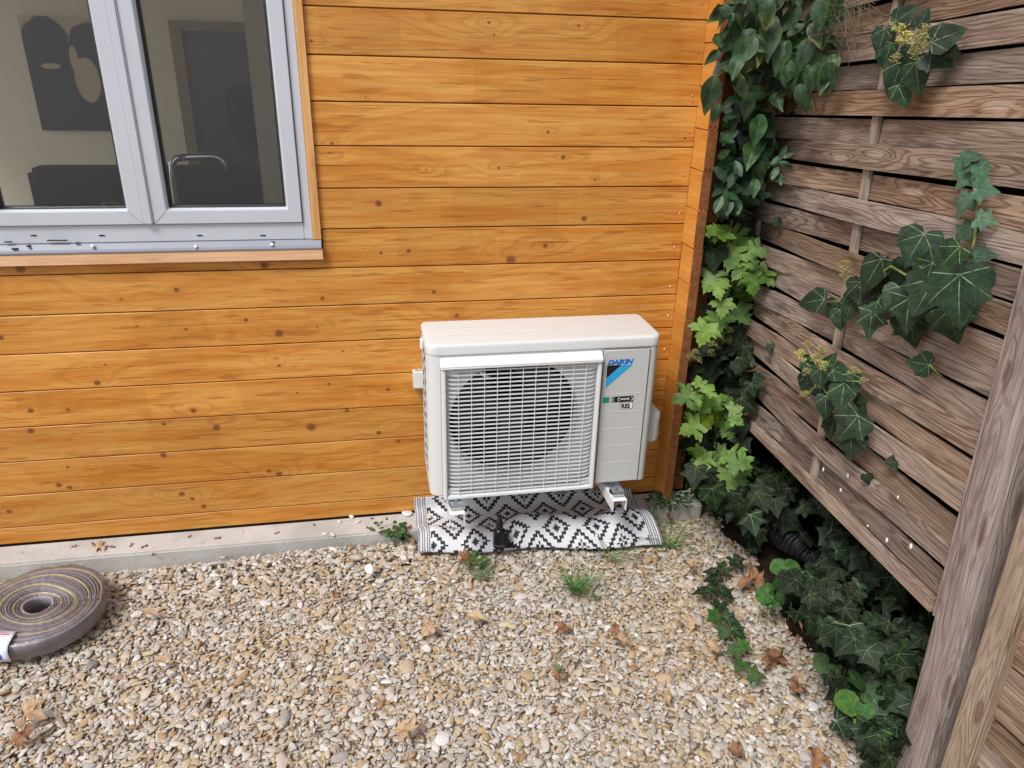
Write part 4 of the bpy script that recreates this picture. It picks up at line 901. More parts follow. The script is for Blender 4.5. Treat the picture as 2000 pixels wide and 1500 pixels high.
# sawn ring marks where the post was turned
post2 = tag(empty('fence_post'), 'grey timber post at the far end of the ivy-hung fence panel', 'post'); post2.matrix_world = fence_matrix(-.69, 0, -.01)
MB().box(-.04, .04, -.04, .04, -.1, 2.3).build('shaft', M['post'], post2, False, .006)
# white droppings on the slats
for u, v, s in ((1608, 917, 5), (1642, 957, 5), (1754, 971, 4), (1695, 1027, 3), (1732, 1055, 6), (1779, 1067, 7), (1656, 929, 6)):
    p = fpt(u, v, .019); r_ = px2m(p, s) * .55
    o = MB().lathe([(0, -.0022), (r_*.7, -.0016), (r_, 0)], 10, (0, 0, 0), 'y').build('bird_dropping', M['splash'], pA); o.matrix_parent_inverse = pA.matrix_world.inverted(); o.location = p; o.rotation_euler = (0, 0, -R(90) - FA + R(0)); o.scale = (1, 1, 1.5)

# hedge behind the fence, added to keep its gaps dark
def screening(name, label, boxr, n, size):
    vs, fs = [], []
    for i in range(n):
        c = Vector([random.uniform(a, b_) for a, b_ in boxr]); q = Matrix.Rotation(random.uniform(0, 6.3), 3, 'Z') @ Matrix.Rotation(random.uniform(-1.2, 1.2), 3, 'X'); s = size * random.uniform(.6, 1.3); k = len(vs)
        for x, y in ((0, -1), (.5, -.2), (.3, .6), (0, 1), (-.3, .6), (-.5, -.2)): vs.append(tuple(c + q @ Vector((x*s, y*s, 0))))
        fs.append(tuple(range(k, k+6)))
    me = bpy.data.meshes.new(name); me.from_pydata(vs, [], fs); o = obj(name, me, M['screening']); o['kind'] = 'stuff'; return tag(o, label, 'screening')
screening('screening', 'dark green hedge added behind the woven fence to darken its gaps', ((.42, 1.1), (-1.9, 2.4), (.0, 2.3)), 30000, .075)
screening('filler', 'dark undergrowth leaves added to block light between house and fence', ((.14, .40), (.55, 1.1), (.0, 2.4)), 5000, .06)  # leaf mass added to block light down the alley

# ================================================================== LEAVES
OUT = {
 'ivy5': [(.10,-.13),(.30,-.22),(.52,-.12),(.46,.05),(.42,.16),(.66,.38),(.44,.45),(.29,.52),(.16,.76),(0,1.02)],
 'ivybig': [(.16,-.17),(.42,-.20),(.64,.02),(.66,.22),(.58,.34),(.62,.50),(.40,.58),(.24,.74),(.12,.92),(0,1.05)],
 'ivyheart': [(.14,-.12),(.36,-.06),(.48,.16),(.44,.40),(.30,.66),(.14,.88),(0,1.03)],
 'maple': [(.08,-.07),(.26,-.13),(.42,-.20),(.46,-.04),(.38,.05),(.58,.13),(.74,.34),(.57,.35),(.55,.46),(.36,.42),(.27,.50),(.35,.67),(.22,.69),(.20,.83),(.08,.88),(0,1.04)],
 'ovate': [(.10,.03),(.24,.20),(.30,.38),(.27,.58),(.17,.78),(.07,.92),(0,1.03)],
 'oval': [(.08,.05),(.19,.24),(.23,.46),(.20,.68),(.11,.88),(0,1.0)],
 'round': [(.14,-.17),(.38,-.16),(.55,.08),(.55,.38),(.42,.64),(.20,.80),(0,.84)],
}
def leaf_mesh(kind, mat, fold, droop, wave, seed):
    rn = random.Random(seed); half = OUT[kind]; o = [(0, .0)] + [(x*rn.uniform(.94, 1.06), y*rn.uniform(.96, 1.04)) for x, y in half[:-1]] + [half[-1]]
    pts = [(x, y) for x, y in o] + [(-x*rn.uniform(.94, 1.06), y*rn.uniform(.97, 1.03)) for x, y in half[-2::-1]]
    n = len(pts); c = (0, .36); ph = rn.uniform(0, 6.3)
    def z(x, y): return fold*abs(x) - droop*(max(0, y)**2) - droop*.8*x*x + wave*math.sin(7*x+ph)*math.cos(6*y+ph*1.7)*(abs(x)+.3)
    V = [(c[0], c[1])] + [(c[0]+(x-c[0])*.5, c[1]+(y-c[1])*.5) for x, y in pts] + pts
    fs = [(0, 1+i, 1+(i+1) % n) for i in range(n)] + [(1+i, 1+n+i, 1+n+(i+1) % n, 1+(i+1) % n) for i in range(n)]
    me = bpy.data.meshes.new('leaf'); me.from_pydata([(x, y, z(x, y)) for x, y in V], [], [f[::-1] for f in fs])
    ul = me.uv_layers.new(name='UVMap')
    for l in me.loops: x, y = V[l.vertex_index]; ul.data[l.index].uv = (.5 + x/2, .25 + y/2)
    for p in me.polygons: p.use_smooth = True
    me.materials.append(M[mat]); return me
LM = {}
def leaves(key, kind, mat, fold=.12, droop=.18, wave=.05, n=4): LM[key] = [leaf_mesh(kind, mat, fold, droop, wave, hash_(key) + i) for i in range(n)]
def hash_(s): return sum(ord(c) * (i + 1) for i, c in enumerate(s))
leaves('ivy', 'ivy5', 'ivy'); leaves('ivybig', 'ivybig', 'ivy', .05, .12, .04); leaves('ivyheart', 'ivyheart', 'ivy', .15, .2, .04); leaves('ivypale', 'ivy5', 'ivypale', .08, .12, .04)
leaves('ivydark', 'ivy5', 'ivyshade', .12, .2, .06, 5); leaves('ivydarkheart', 'ivybig', 'ivyshade', .12, .2, .06, 3); leaves('ivyyoung', 'ivy5', 'ivyyoung', .1, .12, .04)
leaves('maple', 'maple', 'maple', .08, .16, .06, 5); leaves('mapledark', 'maple', 'mapledark', .08, .16, .06, 4)
leaves('ovate', 'ovate', 'ovate', .38, .4, .12, 7); leaves('privet', 'oval', 'privet', .22, .12, .02, 4); leaves('violet', 'round', 'violet', .22, .05, .06, 4)
leaves('dead', 'maple', 'dead', .45, .5, .38, 6); leaves('deadred', 'maple', 'deadred', .5, .55, .42, 6); leaves('deadpale', 'ovate', 'deadpale', .4, .2, .12, 3); leaves('deadoval', 'ovate', 'dead', .5, .3, .12, 3)
def put_leaf(plant, key, p, tip, nrm, size, name='leaf'):
    me = random.choice(LM[key]); o = bpy.data.objects.new(name, me); C.objects.link(o)
    nrm = Vector(nrm).normalized(); tip = Vector(tip); tip = (tip - nrm * tip.dot(nrm))
    tip = tip.normalized() if tip.length > 1e-4 else nrm.orthogonal().normalized(); xx = tip.cross(nrm)
    mt = Matrix(((xx.x*size, tip.x*size, nrm.x*size, p.x), (xx.y*size, tip.y*size, nrm.y*size, p.y), (xx.z*size, tip.z*size, nrm.z*size, p.z), (0, 0, 0, 1)))
    if plant is not None: o.parent = plant; o.matrix_parent_inverse = Matrix.Translation(-plant.location)
    o.matrix_world = mt if plant is None else mt
    if plant is not None: o.matrix_basis = mt
    return o
def plant(name, label, cat, loc, group=None): return tag(empty(name, tuple(loc)), label, cat, group)
def imgdir(deg):                      # photo direction (0 = right, 90 = down) as a world direction facing the camera
    return RM @ Vector((math.cos(R(deg)), -math.sin(R(deg)), 0))
def jit(v, s): return Vector(v) + Vector((random.gauss(0, s), random.gauss(0, s), random.gauss(0, s)))
TOCAM = lambda p: (CAM - p).normalized()
def stem(pl, pts, r, m='stem', name='stem', n=6): return under(MB().tube(pts, r, n).build(name, M[m], None, True), pl)
def leaf_px(pl, key, u, v, size, deg, off=.03, surf=None, nb=None, jn=.22):
    """leaf whose blade centre shows at photo pixel u,v, length in photo pixels, tip direction in the photo"""
    p = (surf or (lambda u, v: fpt(u, v, off)))(u, v); s = px2m(p, size) * {'ovate': .86, 'privet': 1.0, 'maple': .92, 'mapledark': .92, 'ivybig': .70, 'ivydarkheart': .72}.get(key, .80)
    nrm = jit((TOCAM(p)*.62 + FN*.5 + Vector((0, 0, .25))) if nb is None else nb, jn); tip = jit(imgdir(deg), .12)
    nrm.normalize(); tc = TOCAM(p); dt = nrm.dot(tc)
    if dt < .35: nrm = (nrm + tc * (.45 - dt)).normalized()
    tip = (tip - nrm*tip.dot(nrm)).normalized()
    return put_leaf(pl, key, p - tip * s * .38, tip, nrm, s)
def inside(poly, u, v):
    c = False; n = len(poly)
    for i in range(n):
        (x1, y1), (x2, y2) = poly[i], poly[(i+1) % n]
        if (y1 > v) != (y2 > v) and u < (x2-x1)*(v-y1)/(y2-y1)+x1: c = not c
    return c
def samp(poly):
    us = [p[0] for p in poly]; vs = [p[1] for p in poly]
    while True:
        u, v = random.uniform(min(us), max(us)), random.uniform(min(vs), max(vs))
        if inside(poly, u, v): return u, v
um = MB()
for i in range(46):
    a = random.uniform(0, 6.283); e = random.uniform(-.2, 1.5); d = Vector((math.cos(a)*math.cos(e), math.sin(a)*math.cos(e), math.sin(e))); um.tube([(0, 0, 0), tuple(d*.9)], .022, 4, False)
    um.lathe([(0, -.10), (.09, -.03), (.09, .04), (0, .11)], 6, tuple(d))
UM = {k: None for k in ('umbel', 'umbelbright')}
for k in UM: me = um.mesh('flower', True); me.materials.append(M[k]); UM[k] = me
def umbel(pl, u, v, size, key='umbel', off=.06, p=None):
    p = p or fpt(u, v, off); o = bpy.data.objects.new('flower', UM[key]); C.objects.link(o); s = px2m(p, size) * .42
    o.parent = pl; o.matrix_parent_inverse = Matrix.Translation(-pl.location); o.location = p; o.scale = (s, s, s); o.rotation_euler = (random.uniform(-.3, .9), random.uniform(-.8, .2), random.uniform(0, 6.3)); return p

# --- ivy with flower heads, high on the fence
p = plant('flowering_ivy', 'ivy sprig with yellow flower heads poking through the top of the fence', 'ivy', fpt(1770, 90))
for k, u, v, s, d in (('ivyheart', 1765, 30, 48, -30), ('ivyheart', 1722, 75, 52, 120), ('ivyheart', 1735, 100, 40, 150), ('ivyheart', 1845, 72, 62, -15), ('ivybig', 1835, 112, 66, 70), ('ivyheart', 1752, 145, 74, 112), ('ivyheart', 1790, 145, 70, 82), ('ivyheart', 1760, 183, 52, 60), ('ivyheart', 1770, 108, 40, 120), ('ivyheart', 1725, 112, 34, 95), ('ivydark', 1850, 95, 50, 40), ('ivyheart', 1800, 40, 40, -60)): leaf_px(p, k, u, v, s, d, random.uniform(.03, .07))
for u, v, s, k in ((1755, 62, 28, 'umbelbright'), (1768, 82, 36, 'umbelbright'), (1800, 62, 28, 'umbel'), (1800, 82, 30, 'umbel'), (1818, 78, 26, 'umbel'), (1787, 108, 30, 'umbel'), (1750, 118, 26, 'umbel'), (1810, 92, 24, 'umbel')):
    q = umbel(p, u, v, s, k, .08); stem(p, [fpt(1775, 120, .0), fpt(1778, 105, .04), q], .0016)
# --- straight strand
p = plant('ivy_strand', 'upright strand of matt pale green ivy climbing the fence slats', 'ivy', fpt(1905, 420))
stem(p, [fpt(1893, 505, .02), fpt(1903, 470, .025), fpt(1908, 430, .02), fpt(1905, 380, .025), fpt(1897, 315, .015)], .0032)
for u, v, s, d in ((1880, 325, 46, 150), (1905, 325, 38, 60), (1918, 338, 38, 50), (1885, 350, 44, 150), (1923, 372, 46, 20), (1882, 400, 50, 160), (1926, 430, 40, 10), (1882, 455, 44, 150), (1920, 500, 48, 10), (1893, 305, 30, -100)): leaf_px(p, 'ivypale', u, v, s, d, random.uniform(.025, .04), jn=.12)
# --- big cluster
p = plant('ivy_cluster', 'big cluster of large dark glossy ivy leaves hanging on the fence', 'ivy', fpt(1780, 570))
for k, u, v, s, d, o_ in (('ivybig', 1872, 575, 128, 95, .13), ('ivybig', 1790, 480, 88, 125, .07), ('ivybig', 1810, 570, 105, 140, .08), ('ivy', 1772, 610, 84, 115, .09), ('ivyheart', 1705, 530, 84, 140, .08), ('ivy', 1800, 525, 66, 170, .08), ('ivyheart', 1855, 500, 70, 155, .07), ('ivyheart', 1745, 575, 58, 120, .09), ('ivy', 1700, 630, 66, 100, .08), ('ivyheart', 1590, 588, 62, 170, .05), ('ivyheart', 1625, 600, 44, 140, .04), ('ivyheart', 1660, 600, 56, 110, .06), ('ivy', 1680, 570, 70, 70, .06),
                     ('ivydarkheart', 1740, 545, 80, 60, .04), ('ivydarkheart', 1860, 625, 90, 80, .06), ('ivydarkheart', 1780, 640, 76, 100, .04), ('ivydark', 1720, 590, 70, 120, .04), ('ivyheart', 1640, 620, 48, 100, .06), ('ivy', 1722, 600, 44, 60, .09), ('ivydarkheart', 1830, 600, 80, 60, .04), ('ivydark', 1690, 560, 60, 40, .03), ('ivydarkheart', 1900, 540, 70, -20, .05)): leaf_px(p, k, u, v, s, d, o_, jn=.16)
stem(p, [fpt(1885, 508, .02), fpt(1850, 540, .05), fpt(1790, 547, .07), fpt(1740, 520, .07), fpt(1700, 548, .06), fpt(1640, 588, .05), fpt(1612, 590, .05)], .0026); stem(p, [fpt(1745, 522, .08), fpt(1765, 535, .085), fpt(1786, 545, .08)], .0024)
for u, v, s in ((1650, 520, 26), (1652, 535, 24), (1645, 553, 20), (1667, 575, 24), (1685, 590, 26), (1660, 548, 20)): umbel(p, u, v, s, 'umbel', .05)
# --- flowering sprig lower
p = plant('flowering_ivy', 'ivy sprig with round green flower heads above drooping leaves, low on the fence', 'ivy', fpt(1620, 780))
for k, u, v, s, d, o_ in (('ivyheart', 1575, 748, 54, 110, .06), ('ivyheart', 1602, 735, 50, 95, .09), ('ivyheart', 1640, 728, 50, 30, .08), ('ivyheart', 1645, 770, 72, 100, .08), ('ivyheart', 1612, 790, 54, 80, .08), ('ivyheart', 1665, 745, 50, 60, .06), ('ivybig', 1660, 830, 84, 130, .08), ('ivybig', 1662, 868, 66, 100, .07), ('ivydarkheart', 1625, 830, 60, 110, .04), ('ivyheart', 1580, 712, 44, 10, .07), ('ivyheart', 1620, 705, 40, -50, .06), ('ivydarkheart', 1600, 760, 50, 90, .04), ('ivydarkheart', 1670, 800, 60, 40, .03)): leaf_px(p, k, u, v, s, d, o_, jn=.16)
for u, v, s, k in ((1576, 675, 22, 'umbel'), (1562, 697, 32, 'umbelbright'), (1602, 690, 30, 'umbel'), (1592, 703, 26, 'umbelbright'), (1610, 715, 24, 'umbelbright'), (1577, 728, 22, 'umbel'), (1573, 775, 26, 'umbel'), (1597, 757, 22, 'umbel'), (1668, 728, 26, 'umbel'), (1688, 746, 20, 'umbel')):
    q = umbel(p, u, v, s, k, .09); stem(p, [fpt(1605, 740, .04), q], .0015)
stem(p, [fpt(1600, 740, .05), fpt(1612, 765, .06), fpt(1650, 800, .05), fpt(1690, 830, .02)], .003)
# --- small lone sprigs
p = plant('ivy_leaf_sprig', 'single scalloped ivy leaf poking out between fence slats on a pale stalk', 'ivy', fpt(1800, 712)); leaf_px(p, 'ivybig', 1797, 710, 52, 195, .05); stem(p, [fpt(1850, 742, -.01), fpt(1830, 728, .03), fpt(1815, 712, .05)], .0022)
p = plant('ivy_leaf_sprig', 'wilting yellow-edged ivy sprig beside the first fence batten', 'ivy', fpt(1460, 720))
for k, u, v, s, d in (('ivypale', 1440, 722, 46, 150), ('ivyheart', 1462, 705, 34, -90), ('ivyheart', 1472, 762, 36, 110), ('ivyheart', 1480, 738, 30, 20)): leaf_px(p, k, u, v, s, d, .05)
stem(p, [fpt(1448, 725, .05), fpt(1470, 724, .05), fpt(1486, 715, .03)], .0022, 'twig'); stem(p, [fpt(1482, 720, .03), fpt(1478, 745, .05)], .0018, 'twig')
p = plant('ivy_leaf_sprig', 'tiny ivy leaves squeezed through a gap near the fence bottom', 'ivy', fpt(1695, 935))
for u, v, s, d in ((1695, 935, 30, 60), (1740, 900, 24, -70), (1746, 908, 22, 70), (1503, 678, 24, 90), (1520, 435, 22, 30), (1660, 885, 22, 60)): leaf_px(p, 'ivyheart', u, v, s, d, .02)

# --- corner shrubs
def shrub_surf(depth):
    n_ = Vector((.33, -.94, 0)); p0 = FP(.0, 1.0, .06) + Vector((-.02, -depth, 0))
    def f(u, v):
        a, b = hitp(u, v, p0, n_), fpt(u, v, .03 + max(0, depth) * .35)
        return a if (a - CAM).length < (b - CAM).length else b
    return f
def scatter(pl, keys, poly, n, size, deg, dep, jn=.35, nb=None):
    for i in range(n):
        u, v = samp(poly); k = random.choice(keys); d = random.choice(deg) if isinstance(deg, list) else random.uniform(*deg)
        leaf_px(pl, k, u, v, random.uniform(*size), d, surf=shrub_surf(random.uniform(*dep)), nb=(TOCAM(Vector((.1, -.05, 1))) + Vector((0, 0, .45))) if nb is None else nb, jn=jn)
p = plant('hanging_shrub', 'shrub with drooping oval leaves, some yellow-edged, hanging over the house corner', 'shrub', (.12, -.02, 1.6))
stem(p, [shrub_surf(0)(1520, -40), shrub_surf(0)(1525, 60), shrub_surf(0)(1500, 150)], .004, 'twig'); stem(p, [shrub_surf(0)(1525, 50), shrub_surf(0)(1580, 110), shrub_surf(0)(1620, 140)], .003, 'twig')
stem(p, [shrub_surf(.06)(1522, 165), shrub_surf(.06)(1509, 225), shrub_surf(.06)(1513, 275), shrub_surf(.06)(1500, 305)], .0018, 'stem')
scatter(p, ['ovate'], [(1408, -30), (1640, -30), (1650, 60), (1625, 150), (1560, 200), (1450, 200), (1405, 130), (1405, 40)], 135, (38, 62), (15, 165), (.0, .24), .6)
for u, v, s, d in ((1425, 15, 60, 160), (1443, 45, 60, 140), (1455, 75, 70, 130), (1478, 55, 70, 95), (1505, 62, 78, 100), (1463, 92, 62, 110), (1528, 100, 66, 115), (1575, 95, 60, 100), (1548, 30, 62, 120), (1540, 140, 70, 100), (1620, 145, 62, 95), (1583, 145, 56, 80), (1508, 122, 50, 130), (1390, 175, 74, 105), (1405, 80, 46, -85), (1395, 108, 36, 130), (1440, 120, 52, 100), (1450, 170, 46, 95), (1500, 20, 60, 110), (1590, 60, 50, 75), (1600, 20, 55, 100), (1482, 245, 62, 115), (1470, 290, 66, 105), (1490, 325, 60, 105), (1462, 200, 52, 105), (1475, 360, 40, 80), (1497, 182, 54, -20), (1515, 192, 46, 60), (1480, 180, 50, 170)):
    leaf_px(p, 'ovate', u, v, s, d, surf=shrub_surf(random.uniform(.18, .28)), nb=TOCAM(Vector((.1, -.05, 1))) + Vector((0, 0, .3)), jn=.45)
p = plant('dark_leafed_shrub', 'dark shrub of small oval leaves wedged between house corner and fence', 'shrub', (.16, .0, 1.1))
scatter(p, ['privet'], [(1420, 200), (1490, 180), (1510, 260), (1500, 330), (1470, 410), (1400, 415), (1400, 330), (1420, 260)], 210, (26, 44), (0, 360), (-.04, .18), .45)
for u, v, s, d in ((1440, 325, 34, 60), (1432, 345, 36, 120), (1475, 343, 34, -90), (1405, 395, 36, 115), (1425, 400, 36, 105), (1442, 400, 34, 95), (1430, 375, 34, -90), (1465, 385, 38, 20), (1520, 310, 26, 150), (1532, 320, 28, 30), (1515, 335, 28, 110), (1538, 305, 22, -30), (1528, 300, 24, -80), (1522, 345, 30, 80), (1510, 320, 26, 180), (1490, 380, 28, 0), (1415, 300, 34, 160), (1450, 275, 36, 60), (1400, 215, 40, 110)):
    leaf_px(p, 'privet', u, v, s, d, surf=shrub_surf(random.uniform(.14, .2)), nb=TOCAM(Vector((.1, -.05, 1))) + Vector((0, 0, .4)), jn=.25)
def mapling(label, pts, polys, n, size, dep, loc, keys=('maple',), extra=()):
    p = plant('sycamore_seedling', label, 'seedling', loc)
    sf_ = shrub_surf((dep[0]+dep[1])/2 - .03)
    stem(p, [sf_(*q) for q in pts], .0028, 'twig')
    for u, v, s, d, *k in extra: leaf_px(p, k[0] if k else keys[0], u, v, s, d, surf=shrub_surf(random.uniform(*dep)), nb=TOCAM(Vector((.1, -.05, .8))) + Vector((0, 0, .55)), jn=.24)
    for i in range(n):
        u, v = samp(polys); leaf_px(p, random.choice(keys), u, v, random.uniform(*size), random.uniform(30, 150), surf=shrub_surf(random.uniform(dep[0]-.06, dep[0])), nb=TOCAM(Vector((.1, -.05, .8))) + Vector((0, 0, .55)), jn=.3)
    return p
mapling('bright sycamore seedling with lobed leaves climbing high beside the house corner', [(1410, 690), (1405, 600), (1415, 520), (1430, 430)], [(1385, 440), (1480, 450), (1490, 560), (1430, 670), (1380, 650), (1375, 540)], 16, (34, 52), (.10, .18), (.12, -.1, .6), ('mapledark',),
  ((1410, 450, 50, -60), (1392, 455, 34, 180), (1437, 465, 48, 60), (1432, 500, 56, 100), (1462, 510, 48, 70), (1470, 555, 44, 80), (1390, 545, 54, 130, 'mapledark'), (1402, 565, 40, 90), (1480, 490, 40, 20), (1445, 530, 40, 120), (1412, 600, 42, 90), (1402, 628, 48, 80, 'mapledark'), (1375, 650, 52, 110, 'mapledark'), (1470, 475, 36, -40)))
mapling('yellow-green sycamore seedling with small lobed leaves reaching past the house corner', [(1400, 880), (1395, 800), (1375, 760), (1350, 765)], [(1340, 760), (1440, 780), (1445, 850), (1360, 850)], 12, (28, 42), (.14, .24), (.12, -.15, .4), ('mapledark', 'maple'),
  ((1335, 775, 46, 140), (1358, 782, 36, 80), (1380, 790, 46, 110), (1385, 760, 34, -60), (1365, 745, 26, -90), (1415, 815, 36, 60), (1435, 800, 30, -20), (1418, 838, 34, 100), (1440, 820, 30, 40), (1405, 780, 34, -30), (1350, 835, 50, 140, 'mapledark'), (1425, 785, 26, -70)))
mapling('low green sycamore seedling at the foot of the house corner', [(1400, 960), (1410, 900), (1420, 885)], [(1340, 890), (1460, 890), (1450, 960), (1370, 960)], 10, (34, 50), (.18, .28), (.15, -.2, .1), ('mapledark',),
  ((1405, 888, 40, 150), (1445, 905, 42, 20), (1400, 915, 40, 120), (1425, 940, 52, 90), (1375, 900, 40, 160), (1418, 912, 36, 70)))
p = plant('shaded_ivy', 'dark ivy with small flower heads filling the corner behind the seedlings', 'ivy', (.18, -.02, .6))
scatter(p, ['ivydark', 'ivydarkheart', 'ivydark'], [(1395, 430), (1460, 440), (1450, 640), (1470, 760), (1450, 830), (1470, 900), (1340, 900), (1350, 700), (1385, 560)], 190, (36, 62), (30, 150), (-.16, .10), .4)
for u, v in ((1357, 690), (1363, 705), (1392, 675), (1405, 660), (1425, 648), (1350, 697), (1390, 690), (1415, 640)): umbel(p, u, v, 20, 'umbel', p=shrub_surf(.12)(u, v))

# --- dry tangle at the top of the fence
p = plant('dry_climber', 'tangle of dry grey-brown climber tendrils on the top of the fence', 'climber', fpt(1640, 40))
b = MB()
for i in range(130):
    u, v = samp([(1590, -20), (1700, -20), (1690, 50), (1655, 80), (1610, 50)]); q = fpt(u, v, random.uniform(.02, .09)); pts = [q]; d = jit(imgdir(random.uniform(20, 160)), .3) * .012
    for k in range(5): d = jit(d, .0035); pts.append(pts[-1] + d)
    b.tube(pts, .0007, 3)
under(b.build('tendrils', simple('dry_tendril', lin(104, 92, 72), .8, .2, 0, .3, 40.), None), p)['kind'] = 'stuff'

# --- ground ivy under the fence
def bedsurf(zlo, zhi):
    def f(u, v):
        for _ in range(12):
            z = random.uniform(zlo, zhi); q = hit(u, v, 2, z)
            T = -q.y; xf = FXP - math.sin(FA) * (T - 1.0) + .16
            if q.x < xf and q.z > .0: return q
        n_ = FN; q = hitp(u, v, FP(.6, .2, -.10), n_); return q
    return f
UPN = Vector((-.25, -.35, .85))
def bed(name, label, polys, n, size, keys, zr, jn=.35, loc=(.25, -.7, .02), deg=(20, 160)):
    p = plant(name, label, 'ivy', loc)
    for i in range(n):
        u, v = samp(polys)
        if (1485 < u < 1630 and 1000 < v < 1120 and random.random() < .97) or (1590 < u < 1740 and 1285 < v < 1400 and random.random() < .75): continue
        leaf_px(p, random.choice(keys), u, v, random.uniform(*size), random.uniform(*deg), surf=bedsurf(*zr), nb=UPN + TOCAM(Vector((.2, -.8, .1))) * .3, jn=jn)
    return p
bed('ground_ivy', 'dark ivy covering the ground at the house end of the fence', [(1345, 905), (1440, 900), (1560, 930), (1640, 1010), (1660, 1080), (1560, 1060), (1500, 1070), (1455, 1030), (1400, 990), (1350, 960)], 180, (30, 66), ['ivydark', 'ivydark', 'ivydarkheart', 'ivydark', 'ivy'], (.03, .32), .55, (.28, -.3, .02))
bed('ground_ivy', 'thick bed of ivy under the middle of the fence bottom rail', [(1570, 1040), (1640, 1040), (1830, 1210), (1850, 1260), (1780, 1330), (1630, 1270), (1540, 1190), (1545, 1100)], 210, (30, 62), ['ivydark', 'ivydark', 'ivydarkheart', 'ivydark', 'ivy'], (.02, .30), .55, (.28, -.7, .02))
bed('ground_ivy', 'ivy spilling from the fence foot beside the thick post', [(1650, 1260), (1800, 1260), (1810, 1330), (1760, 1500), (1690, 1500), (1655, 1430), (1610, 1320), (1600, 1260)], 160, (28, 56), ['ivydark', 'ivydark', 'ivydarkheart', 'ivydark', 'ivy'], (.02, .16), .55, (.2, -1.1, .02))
# leaves that stand out of the bed
p = plant('ivy_branch', 'long pale-stalked ivy branch with big leaves lying over the ivy bed', 'ivy', (.25, -.8, .12))
sfb = lambda z: (lambda u, v: hit(u, v, 2, z))
stem(p, [hit(1580, 1180, 2, .16), hit(1600, 1195, 2, .19), hit(1635, 1210, 2, .21), hit(1680, 1222, 2, .22), hit(1745, 1222, 2, .22)], .0028)
for k, u, v, s, d in (('ivyheart', 1600, 1215, 52, 110), ('ivyheart', 1628, 1232, 56, 100), ('ivyheart', 1662, 1250, 80, 90), ('ivybig', 1700, 1275, 84, 95), ('ivybig', 1640, 1170, 70, 200), ('ivy', 1755, 1250, 66, 60), ('ivybig', 1610, 1165, 60, -120), ('ivy', 1690, 1150, 60, 80), ('ivypale', 1738, 1160, 58, 60), ('ivy', 1680, 1110, 62, 95), ('ivypale', 1615, 1045, 50, 120), ('ivybig', 1555, 975, 70, 130), ('ivydark', 1460, 985, 60, 110), ('ivydark', 1500, 1000, 50, 90), ('ivy', 1470, 1020, 56, 80), ('ivydark', 1660, 1190, 50, 120), ('ivy', 1790, 1200, 50, 80), ('ivy', 1690, 1440, 60, 110), ('ivy', 1740, 1450, 56, 90), ('ivy', 1710, 1410, 56, 60), ('ivyheart', 1670, 1300, 44, 120)):
    leaf_px(p, k, u, v, s, d, surf=sfb(random.uniform(.16, .26) if v < 1300 else .10), nb=UPN * .8 + TOCAM(Vector((.2, -.8, .1))) * .5, jn=.2)
p = plant('ivy_runner', 'bright ivy runner creeping out across the gravel', 'ivy', (.0, -.85, .03))
rp = [(1440, 1095), (1400, 1125), (1375, 1150), (1410, 1180), (1420, 1225), (1440, 1260), (1450, 1300), (1480, 1325)]
stem(p, [hit(u, v, 2, .035) for u, v in rp], .002, 'twig')
for k, u, v, s, d in (('ivy', 1440, 1098, 40, 60), ('ivy', 1410, 1110, 38, 150), ('ivy', 1392, 1130, 40, 200), ('ivy', 1370, 1155, 42, 150), ('ivy', 1395, 1150, 34, 60), ('ivy', 1420, 1160, 36, 60), ('ivy', 1405, 1185, 36, 100), ('ivyyoung', 1395, 1205, 40, 140), ('ivy', 1430, 1210, 36, 40), ('ivyyoung', 1412, 1235, 36, 110), ('ivy', 1440, 1235, 44, 80), ('ivyyoung', 1432, 1270, 38, 130), ('ivyyoung', 1455, 1262, 36, 30), ('ivyyoung', 1445, 1300, 38, 110), ('ivyyoung', 1478, 1318, 38, 20), ('ivyyoung', 1470, 1330, 26, 90), ('ivy', 1385, 1115, 34, 250), ('ivy', 1475, 1060, 34, 90), ('ivy', 1468, 1072, 34, 130)):
    leaf_px(p, k, u, v, s, d, surf=sfb(random.uniform(.035, .05)), nb=(0, -.15, 1), jn=.16)
def violets(label, lst, loc):
    p = plant('round_leafed_plant', label, 'plant', loc)
    for u, v, s, d in lst: leaf_px(p, 'violet', u, v, s, d, surf=sfb(random.uniform(.09, .14)), nb=(-.15, -.45, 1), jn=.2); stem(p, [hit(u, v, 2, .11) - Vector((0, 0, .11)), hit(u, v, 2, .11)], .0014)
violets('clump of round green leaves at the gravel edge beside the ivy runner', [(1520, 1110, 40, 160), (1548, 1115, 44, 30), (1520, 1145, 36, 200), (1560, 1130, 36, 80), (1490, 1165, 38, 170), (1505, 1180, 30, 120), (1525, 1170, 32, 60), (1550, 1160, 40, 100), (1498, 1150, 28, 220)], (.15, -.55, .02))
violets('clump of broad kidney-shaped leaves beside the post at the gravel edge', [(1608, 1302, 50, 160), (1640, 1325, 44, 120), (1675, 1332, 44, 30), (1712, 1335, 46, 60), (1650, 1372, 50, 200), (1708, 1365, 58, 60), (1735, 1385, 48, 40), (1740, 1335, 38, 0), (1690, 1390, 36, 100)], (.15, -1.1, .02))
p = plant('lime_sprout', 'small lime green sprout among the ivy beside the post', 'sprout', hit(1685, 1410, 2, .02))
for u, v, s, d in ((1682, 1402, 26, 200), (1690, 1412, 26, 60), (1680, 1420, 26, 120), (1686, 1392, 22, -80)): leaf_px(p, 'maple', u, v, s, d, surf=sfb(.08), nb=(0, -.2, 1))
pm = MB(); pm.tube([hit(1786, 1320, 2, .10), hit(1796, 1330, 2, .11), hit(1806, 1338, 2, .12)], [.0035, .003, .0015], 6)
tag(pm.build('plastic_stick', M['whitecap'], None, True), 'thin white plastic stick lying on the ivy touching the post', 'stick')
